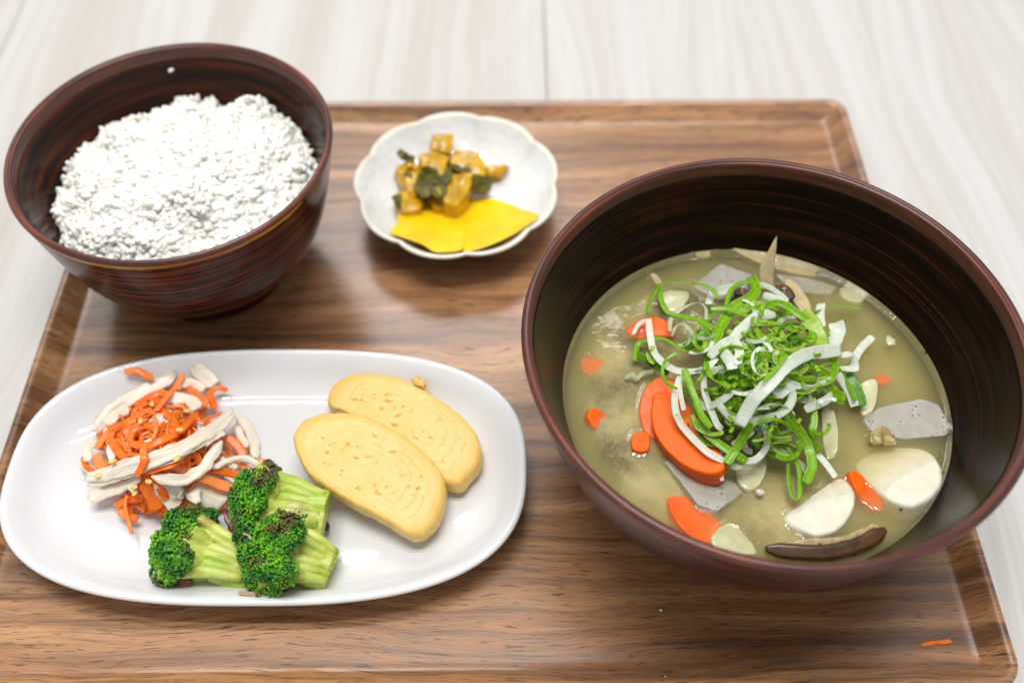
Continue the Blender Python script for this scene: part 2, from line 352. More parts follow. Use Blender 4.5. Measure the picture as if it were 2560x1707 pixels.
def ribbon(name, pts, width, thick, mat, nrm=Vector((0, -.35, 1)), roll=0, twist=0, n=26, rag=.12, taper=.25, parent=None, cup=0.0, seed=0, groove=0.0):
    p = cr(pts, n); T = [(p[min(i + 1, n - 1)] - p[max(i - 1, 0)]).normalized() for i in range(n)]
    vs, fs, uv = [], [], []; L = 0
    sec = [(-1, 0), (-.82, .5), (-.4, .5), (0, .5), (.4, .5), (.82, .5), (1, 0), (.82, -.5), (.4, -.5), (0, -.5), (-.4, -.5), (-.82, -.5)]
    K = len(sec)
    for i in range(n):
        if i: L += (p[i] - p[i - 1]).length
        f = i/(n - 1); t = T[i]
        N = nrm - t*nrm.dot(t)
        if N.length < 1e-4: N = Vector((0, 1, 0)) - t*t.y
        N = Matrix.Rotation(roll + twist*(f - .5), 3, t) @ N.normalized(); B = t.cross(N)
        e = min(1, (taper + (1 - taper)*min(f, 1 - f)*9)) if taper < 1 else 1
        wn = 1 + rag*noise.noise(Vector((L*260, seed*3.1, 1))); wm = 1 + rag*noise.noise(Vector((L*260, seed*3.1, 7)))
        for (a, b) in sec:
            ww = width*.5*e*(wn if a > 0 else wm)
            vs.append(p[i] + B*(a*ww) + N*(b*thick + cup*(a*a - .5)*width + (groove*noise.noise(Vector((a*3.1 + seed*5, L*45, seed))) if groove and abs(a) < 1 else 0))); uv.append((L, (a + 1)/2))
    for i in range(n - 1):
        for k in range(K):
            j = (k + 1) % K; fs.append((i*K + k, i*K + j, (i + 1)*K + j, (i + 1)*K + k))
    fs.append(tuple(range(K))[::-1]); fs.append(tuple((n - 1)*K + k for k in range(K)))
    return link(name, vs, fs, mat, parent, uvs=uv)
def flat(pts):
    """slide the points along their sight lines on to one best plane"""
    n = len(pts); c = sum(pts, Vector())/n
    sxx = sum((p.x - c.x)**2 for p in pts); syy = sum((p.y - c.y)**2 for p in pts); sxy = sum((p.x - c.x)*(p.y - c.y) for p in pts)
    sxz = sum((p.x - c.x)*(p.z - c.z) for p in pts); syz = sum((p.y - c.y)*(p.z - c.z) for p in pts); det = sxx*syy - sxy*sxy
    a, b = (sxz*syy - syz*sxy)/det, (syz*sxx - sxz*sxy)/det; N = Vector((-a, -b, 1))
    return [CAM + (p - CAM)*((c - CAM).dot(N)/(p - CAM).dot(N)) for p in pts]
def slab(name, outline, thick, mat, parent=None, bevel=.0006, n=56, rings=5, down=None, jit=.0, bulge=0.0, sharp=False, mat_side=None, undercut=0.0):
    """outline: list of 3-D points of the visible face; the body goes 'down' from it, edges rounded"""
    if sharp:
        pts = []
        m_ = len(outline); per = max(2, n//m_)
        for i in range(m_):
            a, b = outline[i], outline[(i + 1) % m_]
            for k in range(per): pts.append(a.lerp(b, k/per))
        q = [pts[(i - 1) % len(pts)]*.25 + pts[i]*.5 + pts[(i + 1) % len(pts)]*.25 for i in range(len(pts))]; pts = q
    else: pts = cr(outline, n, True)
    n = len(pts)
    c = sum(pts, Vector())/n
    area_n = Vector()
    for i in range(n): area_n += (pts[i] - c).cross(pts[(i + 1) % n] - c)
    N = area_n.normalized()
    if N.z < 0: N = -N; pts.reverse()
    D = Vector(down).normalized() if down else -N
    R = sum((q - c).length for q in pts)/n
    vs, uv, fs = [c + N*bulge], [(.5, 0)], []
    fr = [k/rings*.93 for k in range(1, rings)] + [.93, .985, 1]
    loops = []
    def add(fun, v):
        st = len(vs)
        for i, q in enumerate(pts):
            x = fun(i, q)
            if jit: x = x + Vector((noise.noise(x*400), noise.noise(x*400 + Vector((9, 0, 0))), noise.noise(x*400 + Vector((0, 9, 0)))))*jit
            vs.append(x); uv.append((i/n, v))
        loops.append(st)
    sh = max(.5, 1 - bevel/R)
    for f in fr: add(lambda i, q: c + (q - c)*(f*sh) + N*(bulge*(1 - f*f)), f)
    side0 = len(loops) - 1
    add(lambda i, q: c + (q - c)*(1 - (1 - sh)*.3) + D*(bevel*.3), 1.02)
    add(lambda i, q: q + D*bevel, 1.05)
    for g in (.35, .7): add(lambda i, q: c + (q - c)*(1 - undercut*g) + D*(bevel + (thick - 2*bevel)*g), 1.05 + g*.3)
    add(lambda i, q: c + (q - c)*(1 - undercut) + D*(thick - bevel), 1.4)
    add(lambda i, q: c + (q - c)*(sh - undercut) + D*thick, 1.5)
    add(lambda i, q: c + (q - c)*(.4) + D*thick, 1.6)
    for i in range(n): fs.append((0, loops[0] + i, loops[0] + (i + 1) % n))
    ms = [0]*n
    for k in range(len(loops) - 1):
        for i in range(n):
            j = (i + 1) % n; fs.append((loops[k] + i, loops[k + 1] + i, loops[k + 1] + j, loops[k] + j)); ms.append(1 if (mat_side and k >= side0 + 1) else 0)
    fs.append(tuple(loops[-1] + i for i in range(n))[::-1]); ms.append(1 if mat_side else 0)
    o = link(name, vs, fs, [mat, mat_side] if mat_side else mat, parent, uvs=uv)
    if mat_side: o.data.polygons.foreach_set('material_index', ms[:len(o.data.polygons)])
    return o
_ico = {}
def ico(sub):
    if sub not in _ico:
        bm = bmesh.new(); bmesh.ops.create_icosphere(bm, subdivisions=sub, radius=1); bm.verts.ensure_lookup_table()
        _ico[sub] = ([v.co.copy() for v in bm.verts], [tuple(v.index for v in f.verts) for f in bm.faces]); bm.free()
    return _ico[sub]
class Bag:
    def __init__(s): s.v = []; s.f = []
    def ell(s, mat4, sub=1, rough=0, fr=600):
        V, F = ico(sub); b = len(s.v)
        for v in V:
            q = mat4 @ v
            if rough: q = q + (q - mat4.translation).normalized()*(noise.noise(q*fr)*rough)
            s.v.append(q)
        s.f += [tuple(b + i for i in f) for f in F]
    def tube(s, pts, radii, k=10, n=10, rough=0):
        p = cr(pts, n); b = len(s.v); m_ = len(radii)
        for i in range(n):
            t = (p[min(i + 1, n - 1)] - p[max(i - 1, 0)]).normalized(); u = t.orthogonal().normalized(); w_ = t.cross(u)
            f = i/(n - 1)*(m_ - 1); q = min(int(f), m_ - 2); r = radii[q] + (radii[q + 1] - radii[q])*(f - q)
            for a in range(k):
                d = u*cos(2*pi*a/k) + w_*sin(2*pi*a/k)
                rr = r*(1 + rough*noise.noise((p[i] + d*r)*350)); s.v.append(p[i] + d*rr)
        for i in range(n - 1):
            for a in range(k):
                j = (a + 1) % k; s.f.append((b + i*k + a, b + i*k + j, b + (i + 1)*k + j, b + (i + 1)*k + a))
        s.f.append(tuple(b + a for a in range(k))[::-1]); s.f.append(tuple(b + (n - 1)*k + a for a in range(k)))
    def build(s, name, mat, parent=None, kind=None, smooth=True): return link(name, s.v, s.f, mat, parent, kind=kind, smooth=smooth)
def blob(name, c, sx, sy, sz, mat, rz=0, rough=.0006, fr=500, sub=3, tilt=0):
    b = Bag(); m4 = Matrix.Rotation(rz, 4, 'Z') @ Matrix.Rotation(tilt, 4, 'X') @ Matrix.Diagonal((sx, sy, sz, 1))
    V, F = ico(sub)
    off = Vector(c)*50
    vs = []
    for v in V:
        q = m4 @ v; vs.append(q + (m4 @ v).normalized()*noise.noise(q*fr + off)*rough)
    o = link(name, vs, F, mat); o.location = c; return o

# ================================================================== table and tray
RIMZ, FLOOR = .018, .010
table = thing('table', (0, .3, 0), 'pale whitewashed wooden table top under the brown tray', 'table')
for x0, x1 in ((-.88, -.584), (-.584, -.283), (-.283, .0185), (.0185, .32), (.32, .62)):
    g = .0002; z1, z0 = 0.0, -.025; y0, y1 = -.55, .85; b = .0004
    vs = []; 
    for (ix, iz) in ((g, z0), (g, z1 - b), (g + b, z1), (0, 0)):
        pass
    xs = [(x0 + g, z0), (x0 + g, z1 - b), (x0 + g + b, z1), (x1 - g - b, z1), (x1 - g, z1 - b), (x1 - g, z0)]
    vs = [(x, y0, z) for x, z in xs] + [(x, y1, z) for x, z in xs]
    fs = [(i, i + 1, i + 7, i + 6) for i in range(5)] + [(5, 0, 6, 11), (0, 1, 2, 3, 4, 5)[::-1], (6, 7, 8, 9, 10, 11)]
    o = link('plank', [Vector(v) - Vector((0, .3, 0)) for v in vs], fs, M['table'], table, smooth=False)

def rrect(hx, hy, r, z, k=9):
    out = []
    for (sx, sy, a0) in ((1, 1, 0), (-1, 1, 90), (-1, -1, 180), (1, -1, 270)):
        for i in range(k):
            a = radians(a0 + 90*i/(k - 1)); out.append(Vector((sx*(hx - r) + r*cos(a), sy*(hy - r) + r*sin(a), z)))
    return out
HX, HY = .1821, .1469
loops = [rrect(HX - .014, HY - .014, .006, .0006), rrect(HX - .0115, HY - .0115, .0085, .0022), rrect(HX - .0006, HY - .0006, .0095, RIMZ - .0015), rrect(HX - .0006 - .0004, HY - .001, .009, RIMZ - .0005),
         rrect(HX - .0018, HY - .0018, .0085, RIMZ), rrect(HX - .0034, HY - .0034, .007, RIMZ - .0002), rrect(HX - .0043, HY - .0043, .006, RIMZ - .0009),
         rrect(HX - .0092, HY - .0092, .0035, FLOOR + .0006), rrect(HX - .0105, HY - .0105, .003, FLOOR + .0001), rrect(HX - .013, HY - .013, .003, FLOOR)]
vs, fs = [], []
for l in loops: vs += l
K = len(loops[0])
for i in range(len(loops) - 1):
    for k in range(K): fs.append((i*K + k, i*K + (k + 1) % K, (i + 1)*K + (k + 1) % K, (i + 1)*K + k))
fs.append(tuple(range((len(loops) - 1)*K, len(loops)*K))); fs.append(tuple(range(K))[::-1])
tray = link('serving_tray', vs, fs, M['walnut'])
tray.location = (-.0136, .2474, 0); tray.rotation_euler.z = radians(.45)
tag(tray, 'rectangular brown walnut tray with raised sloping edges carrying the whole meal', 'tray')

# ================================================================== bowls
def power(rf, R, zf, zr, p, n, z0=None, z1=None):
    z0 = zf if z0 is None else z0; z1 = zr if z1 is None else z1
    return [(rf + (R - rf)*max(0, (z - zf)/(zr - zf))**p, z) for z in [z0 + (z1 - z0)*(i/(n - 1))**1.8 for i in range(n)]]
def bowl(name, c, R, zr, rf, zf, p, lip, foot_r, label, inner_mat, outer_mat):
    """all heights above the tray floor"""
    t = thing(name, (c[0], c[1], FLOOR), label, 'bowl')
    h = zr
    out = power(rf, R, zf, h, p, 44, zf, h - .0018)
    lathe('foot_ring', [(foot_r - .005, .0), (foot_r - .0005, .0), (foot_r, .0006), (foot_r - .0012, zf*.5), (foot_r - .0022, zf*.85), (foot_r - .0016, zf)], M['outer'], t)
    base = [(.0005, zf - .001), (foot_r - .0046, zf - .001), (foot_r - .0046, .0003)]
    lathe('outer_wall', [(foot_r - .0016, zf)] + out, outer_mat, t)
    ro = out[-1][0]
    rimp = [(ro, h - .0018), (R, h - .0014), (R - .0004, h - .0006), (R - .0011, h), (R - lip*.62, h + .0001), (R - lip*.72, h - .0002), (R - lip*.78, h - .0007), (R - lip*.84, h - .0006), (R - lip*.93, h - .0009), (R - lip, h - .0022), (R - lip - .0002, h - .006)]
    lathe('rim', rimp, M['rim'], t)
    inn = []
    for i in range(112):
        f = (i/43)**1.5; z = h - .006 - f*(h - .006 - (zf + .002)); ro_ = rf + (R - rf)*max(0, (z - zf)/(h - zf))**p
        th = lip*.78 + f*.0016
        inn.append((max(.0, ro_ - th - f*f*.004), z))
    inn[0] = (R - lip - .0002, h - .006)
    inn += [(rf*.5, zf + .0012), (.0002, zf + .001)]
    lathe('inner_wall', inn, inner_mat, t)
    lathe('underside', base, M['outer'], t, 64)
    return t
rb = (-.1331, .2925)
rice_bowl = bowl('rice_bowl', rb, .0628, .072, .0365, .0165, .36, .0030, .0333, 'dark brown lacquer bowl of rice with yellow worn front edge', M['lacquer_red'], M['lacquer_worn'])
sb = (.0861, .1951)
soup_bowl = bowl('soup_bowl', sb, .0831, .078, .038, .012, .31, .0036, .034, 'large dark brown lacquer bowl holding the miso soup', M['lacquer'], M['outer'])

# ------------------------------------------------------------------ rice
def rice_h(x, y):
    r = sqrt(x*x + y*y)/.053
    return .0745 - .021*r*r + .0045*noise.noise(Vector((x*75, y*75, 3))) + .0030*noise.noise(Vector((x*150, y*150, 5))) + .004*noise.noise(Vector((x*55, y*55, 11)))*min(1, r) + .03*y + .022*x
RR = .0525
def rice_lim(z):
    h, zf, R_, rf, p = .072, .0165, .0628, .0365, .36; zz = z - FLOOR
    return rf + (R_ - rf)*max(0, min(1, (zz - zf)/(h - zf)))**p - .0030
bag = Bag(); gv, gf = [], []
NR, NA = 40, 120
for i in range(NR + 1):
    for a in range(NA):
        r = RR*i/NR*.985; x, y = r*cos(2*pi*a/NA), r*sin(2*pi*a/NA); bag.v.append(Vector((x, y, rice_h(x, y) - .0006)))
for a in range(NA): bag.v.append(Vector((RR*.7*cos(2*pi*a/NA), RR*.7*sin(2*pi*a/NA), .032)))
for i in range(NR + 1):
    for a in range(NA):
        b = (a + 1) % NA; bag.f.append((i*NA + a, (i + 1)*NA + a, (i + 1)*NA + b, i*NA + b))
rnd = random.Random(3)
for k in range(3900):
    r = RR*sqrt(rnd.random())*1.0; a = rnd.random()*2*pi; x, y = r*cos(a), r*sin(a)
    z = rice_h(x, y) + rnd.uniform(-.0007, .0005)
    m4 = Matrix.Translation((x, y, z)) @ Matrix.Rotation(rnd.random()*2*pi, 4, 'Z') @ Matrix.Rotation(rnd.gauss(0, .4), 4, 'Y') @ Matrix.Diagonal((rnd.uniform(.0030, .0039), .00150, .00135, 1))
    if r + .003 < rice_lim(z): bag.ell(m4, 2)
for k in range(900):                                     # rugged clumps on the mound's rim
    a = rnd.random()*2*pi; r = RR*rnd.uniform(.86, 1.03); x, y = r*cos(a), r*sin(a)
    z = rice_h(x, y) + rnd.uniform(-.002, .006)*(noise.noise(Vector((cos(a)*4, sin(a)*4, 2))) + .5)
    if r + .0028 < rice_lim(z): bag.ell(Matrix.Translation((x, y, z)) @ Matrix.Rotation(rnd.random()*2*pi, 4, 'Z') @ Matrix.Rotation(rnd.gauss(0, .8), 4, 'Y') @ Matrix.Diagonal((.0030, .0014, .0013, 1)), 2)
rice = bag.build('steamed_rice', M['rice'], kind='stuff'); rice.location = (rb[0], rb[1], 0)
tag(rice, 'heap of steamed white rice filling the smaller brown bowl', 'rice')
gb = Bag(); gb.ell(Matrix.Rotation(1.0, 4, 'Z') @ Matrix.Diagonal((.0022, .001, .001, 1)), 2)
g = gb.build('rice_grain', M['rice']); q = P(430, 174, .0715); g.location = (rb[0] + (q.x - rb[0])*1.0, q.y, q.z)
tag(g, 'single white rice grain stuck on the inner wall of the rice bowl', 'rice grain')

# ================================================================== small scalloped dish
DC = (-.0248, .3232); DR = .0452; DZ = .0205
dish = thing('small_dish', (DC[0], DC[1], FLOOR), 'small white scalloped dish of yellow pickles behind the oval plate', 'dish')
def scal(a, r, z):
    f = max(0, min(1, (r - .018)/(.0452 - .018))); f = f*f
    return 1 + f*(.056*(abs(cos(4.5*(a - .30)))**.7 - .62))
def dprof(pts): return pts
lathe('foot_ring', [(.0155, 0), (.0195, 0), (.0198, .003), (.021, .0042)], M['dish'], dish)
lathe('underside', [(.021, .0042), (.030, .0075), (.038, .0128), (.0435, .0180), (.0449, .0196)], M['dish'], dish, 220, scal)
lathe('rim', [(.0449, .0196), (.0455, .0203), (.0454, .0210), (.0447, .0214), (.0437, .0211), (.0428, .0202)], M['dish_rim'], dish, 220, scal)
lathe('well', [(.0428, .0202), (.0405, .0172), (.036, .0128), (.030, .0090), (.023, .0066), (.014, .0054), (.006, .0050), (.0001, .0050)], M['dish'], dish, 220, scal)
def dish_z(x, y):
    r = sqrt((x - DC[0])**2 + (y - DC[1])**2)
    pr = [(0, .0050), (.014, .0054), (.023, .0066), (.030, .0090), (.036, .0128), (.0405, .0172), (.046, .023)]
    for (a, za), (b, zb) in zip(pr, pr[1:]):
        if r <= b: return FLOOR + za + (zb - za)*(r - a)/(b - a)
    return FLOOR + .023
def D(x, y, h, z0=None):     # zoom-2 pixel -> point h above the dish's well
    px, py = 850 + x/3.137, 240 + y/3.137; z = .018
    for _ in range(8):
        q = P(px, py, z); z = dish_z(q.x, q.y) + h
    return P(px, py, z)
RG = 'pieces of chopped pickle on the small dish'
o = slab('pickled_radish_slice', flat([D(x, y, .0036) for x, y in ((385, 1060), (440, 1000), (462, 900), (520, 850), (700, 830), (900, 850), (965, 900), (980, 1010), (975, 1110), (960, 1195), (870, 1218), (740, 1215), (640, 1155), (500, 1105))]), .0046, M['radish'], bevel=.0007, down=(0, .05, -1), undercut=.16)
tag(recenter(o), 'left of two bright yellow radish pickle slices, half covered by chopped pickle', 'pickle')
o = slab('pickled_radish_slice', flat([D(x, y, .0030) for x, y in ((960, 815), (1120, 797), (1280, 822), (1420, 880), (1558, 932), (1500, 990), (1350, 1085), (1200, 1155), (1060, 1202), (960, 1210), (950, 1110), (945, 1000), (950, 900))]), .0040, M['radish'], bevel=.0007, down=(0, .05, -1), undercut=.16)
tag(recenter(o), 'right of two bright yellow radish pickle slices lying bare near the dish rim', 'pickle')
CHUNK = [  # outline in zoom px, height of the top above the well, thickness, material, label
 ([(740, 300), (875, 300), (860, 440), (735, 420)], .011, .008, 's', 'squarish amber pickle chunk standing topmost at the back of the chopped pickle'),
 ([(890, 440), (1060, 445), (1130, 520), (1110, 610), (930, 590), (880, 520)], .012, .008, 's', 'broad orange pickle chunk on the right of the chopped pickle heap'),
 ([(1120, 555), (1290, 545), (1265, 625), (1130, 640)], .006, .005, 's', 'orange pickle stick jutting out to the right of the chopped pickle heap'),
 ([(455, 570), (560, 520), (640, 600), (610, 740), (520, 700)], .008, .006, 's', 'amber pickle wedge at the left end of the chopped pickle heap'),
 ([(820, 640), (930, 600), (1015, 600), (985, 740), (915, 840), (820, 820)], .0135, .009, 's', 'orange pickle chunk at the front right of the chopped pickle heap'),
 ([(470, 760), (560, 735), (650, 790), (640, 880), (500, 900)], .0085, .006, 's', 'orange pickle chunk lying on the left yellow radish slice'),
 ([(640, 460), (740, 430), (840, 500), (810, 620), (690, 610)], .014, .009, 's', 'amber pickle cube in the middle of the chopped pickle heap'),
 ([(505, 610), (610, 560), (650, 690), (600, 790), (540, 740)], .011, .007, 's', 'olive amber pickle slice leaning on the left of the chopped pickle heap'),
 ([(700, 790), (820, 790), (900, 845), (740, 870)], .0085, .006, 's', 'reddish orange pickle bit touching the left yellow radish slice'),
]
rnd = random.Random(77)
for q, h, th, m_, lab in CHUNK:
    cx, cy = sum(x for x, y in q)/len(q), sum(y for x, y in q)/len(q)
    o = slab('pickle_chunk', [D(cx + (x - cx)*rnd.uniform(1.0, 1.32), cy + (y - cy)*rnd.uniform(1.0, 1.32), h + rnd.uniform(-.0015, .0015)) for x, y in q], th*1.25, M['stem_pickle'], bevel=.0009, sharp=True, n=40, jit=.0006, bulge=.0005, undercut=-.06)
    tag(recenter(o), lab, 'pickle', RG)
rnd = random.Random(31)
for i in range(16):
    x, y = 735 + rnd.gauss(0, 150), 640 + rnd.gauss(0, 95); l = rnd.uniform(45, 85); a = rnd.random()*3.1; w_ = rnd.uniform(25, 45); h = .0055 + .0095*exp(-((x - 740)/260)**2 - ((y - 620)/190)**2)
    q = [(x + l*cos(a)*u - w_*sin(a)*v, y + l*sin(a)*u + w_*cos(a)*v) for u, v in ((-1, -.8), (-.2, -1), (1, -.7), (.9, .9), (-.1, .8), (-1, 1))]
    o = slab('pickle_chunk', [D(px, py, h + rnd.uniform(-.0012, .0012)) for px, py in q], .0036, M['stem_pickle' if i % 3 else 'leaf_pickle'], bevel=.0007, sharp=True, n=30, jit=.0007, bulge=.0004)
    tag(recenter(o), ('small amber' if i % 3 else 'small olive') + ' pickle bit ' + ('left' if x < 680 else 'right' if x > 800 else 'middle') + (' back' if y < 600 else ' front') + ' in the chopped pickle heap', 'pickle', RG)
LEAF = [([(460, 430), (500, 470), (550, 500), (570, 470)], .010, .0045, 'dark green pickle leaf tip pointing up at the left back of the heap'),
 ([(640, 590), (720, 640), (760, 730), (800, 800)], .0145, .0085, 'crumpled dark olive pickle leaf in the front middle of the heap'),
 ([(690, 790), (640, 720), (660, 640), (740, 600)], .0135, .006, 'dark folded pickle leaf curling over the front of the heap'),
 ([(880, 540), (940, 580), (1030, 585)], .0125, .004, 'thin dark pickle leaf under the broad orange chunk'),
 ([(1030, 600), (1100, 640), (1140, 700), (1040, 730)], .009, .006, 'dark olive pickle leaf at the right foot of the heap'),
 ([(440, 780), (455, 830), (475, 885)], .008, .004, 'dark green pickle scrap at the left edge of the heap'),
 ([(930, 840), (970, 790), (1000, 740)], .0085, .003, 'dark pickle strip between the heap and the right radish slice'),
 ([(800, 700), (840, 620), (860, 560)], .0145, .004, 'olive pickle strip lying over the middle of the heap')]
for i, (q, h, wd, lab) in enumerate(LEAF):
    o = ribbon('pickle_leaf', [D(x, y, h + .001*sin(k*2)) for k, (x, y) in enumerate(q)], wd, .0012, M['leaf_pickle'], roll=random.uniform(-.5, .5), twist=random.uniform(-1.2, 1.2), rag=.7, taper=.3, cup=.15, n=20, seed=i)
    tag(recenter(o), lab, 'pickle leaf', RG)

# ================================================================== oval plate
PC = Vector((-.0900, .1806, FLOOR)); PA, PB, PE = .0954, .0532, 2.7
plate = thing('oval_plate', PC, 'white oval porcelain plate with omelette, broccoli and carrot chicken salad', 'plate')
def sup(a, b, ang):
    c, s = cos(ang), sin(ang)
    return (a*abs(c)**(2/PE)*(1 if c >= 0 else -1), b*abs(s)**(2/PE)*(1 if s >= 0 else -1))
def oval(name, prof, mat, cap=None):
    """prof: (inset, z); inset None-free; last ring shrinks to the centre when cap"""
    n = 200; vs, fs = [], []
    for (d, z) in prof:
        for i in range(n): x, y = sup(PA - d, PB - d, 2*pi*i/n); vs.append((x, y, z))
    for k in range(len(prof) - 1):
        for i in range(n): j = (i + 1) % n; fs.append((k*n + i, k*n + j, (k + 1)*n + j, (k + 1)*n + i))
    if cap is not None:
        b = (len(prof) - 1)*n
        for sc in (.75, .5, .25):
            d = prof[-1][0]; s0 = len(vs)
            for i in range(n): x, y = sup((PA - d)*sc, (PB - d)*sc, 2*pi*i/n); vs.append((x, y, cap))
            for i in range(n): j = (i + 1) % n; fs.append((b + i, b + j, s0 + j, s0 + i))
            b = s0
        vs.append((0, 0, cap)); c = len(vs) - 1
        for i in range(n): fs.append((b + i, b + (i + 1) % n, c))
    o = link(name, vs, fs, mat, plate)
    bm = bmesh.new(); bm.from_mesh(o.data); bmesh.ops.recalc_face_normals(bm, faces=bm.faces); bm.to_mesh(o.data); bm.free()
    return o
PIN = [(.0034, .0149), (.0050, .0136), (.0072, .0110), (.0096, .0086), (.0125, .0066), (.0165, .0050), (.0215, .0042), (.030, .0038)]
oval('foot_ring', [(.027, 0), (.0235, 0), (.023, .0014), (.021, .0020)], M['porcelain'])
oval('underside', [(.021, .0020), (.016, .0026), (.010, .0044), (.0055, .0075), (.0022, .0110), (.0006, .0137)], M['porcelain'])
oval('rim', [(.0006, .0137), (.0, .0149), (.0002, .0158), (.0010, .0163), (.0020, .0161), (.0034, .0149)], M['porcelain'])
oval('well', PIN, M['porcelain'], .0037)
def plate_z(x, y):
    dx, dy = abs(x - PC.x), abs(y - PC.y); lo, hi = 0, .05
    for _ in range(14):
        d = (lo + hi)/2
        if (dx/(PA - d))**PE + (dy/(PB - d))**PE < 1: lo = d
        else: hi = d
    d = lo
    if d >= .03: return FLOOR + .0037
    pr = [(0, .0163)] + PIN
    for (a, za), (b, zb) in zip(pr, pr[1:]):
        if d <= b: return FLOOR + za + (zb - za)*(d - a)/(b - a)
    return FLOOR + .0038
def onplate(px, py, h):
    z = .02
    for _ in range(8):
        q = P(px, py, z); z = plate_z(q.x, q.y) + h
    return P(px, py, z)

# ------------------------------------------------------------------ rolled omelette slices
def egg(face, hl, hr, thick, label, rings=14):
    xs = [x for x, y in face]; x0, x1 = min(xs), max(xs); ys = [y for x, y in face]; y0, y1 = min(ys), max(ys)
    pts = []
    for x, y in face:
        f = .6*(x - x0)/(x1 - x0) + .4*(y - y0)/(y1 - y0)
        pts.append(P(680 + x/2.412, 880 + y/2.412, FLOOR + .0037 + hl + (hr - hl)*f))
    o = slab('omelette_slice', pts, thick, M['egg'], bevel=.0016, n=120, rings=rings, jit=.0004, bulge=.0004, mat_side=M['egg_side'], down=(.11, -.05, -1))
    tag(recenter(o), label, 'omelette', 'slices of rolled omelette')
egg([(330, 300), (345, 225), (395, 165), (490, 127), (600, 123), (700, 140), (800, 168), (900, 212), (1000, 278), (1100, 345), (1185, 425), (1240, 505), (1258, 590), (1240, 665), (1180, 740), (1115, 790), (1000, 760), (800, 600), (600, 440), (420, 350)], .0098, .0115, .0084, 'rolled yellow omelette slice lying at the back, partly under the other slice')
egg([(123, 520), (150, 440), (230, 380), (340, 360), (460, 357), (565, 380), (685, 435), (805, 505), (905, 588), (985, 668), (1035, 750), (1040, 860), (1012, 960), (962, 1042), (890, 1092), (830, 1095), (775, 1066), (640, 985), (500, 915), (400, 855), (300, 792), (220, 728), (160, 635)], .0190, .0118, .0074, 'rolled yellow omelette slice in front with brown pits, leaning on the other slice')
blb = blob('omelette_crumb', P(1048, 957, .0245), .0035, .0017, .0017, M['egg_side'], rz=-.6, rough=.0022, fr=900); tag(blb, 'small yellow egg crumb behind the rear omelette slice', 'crumb')

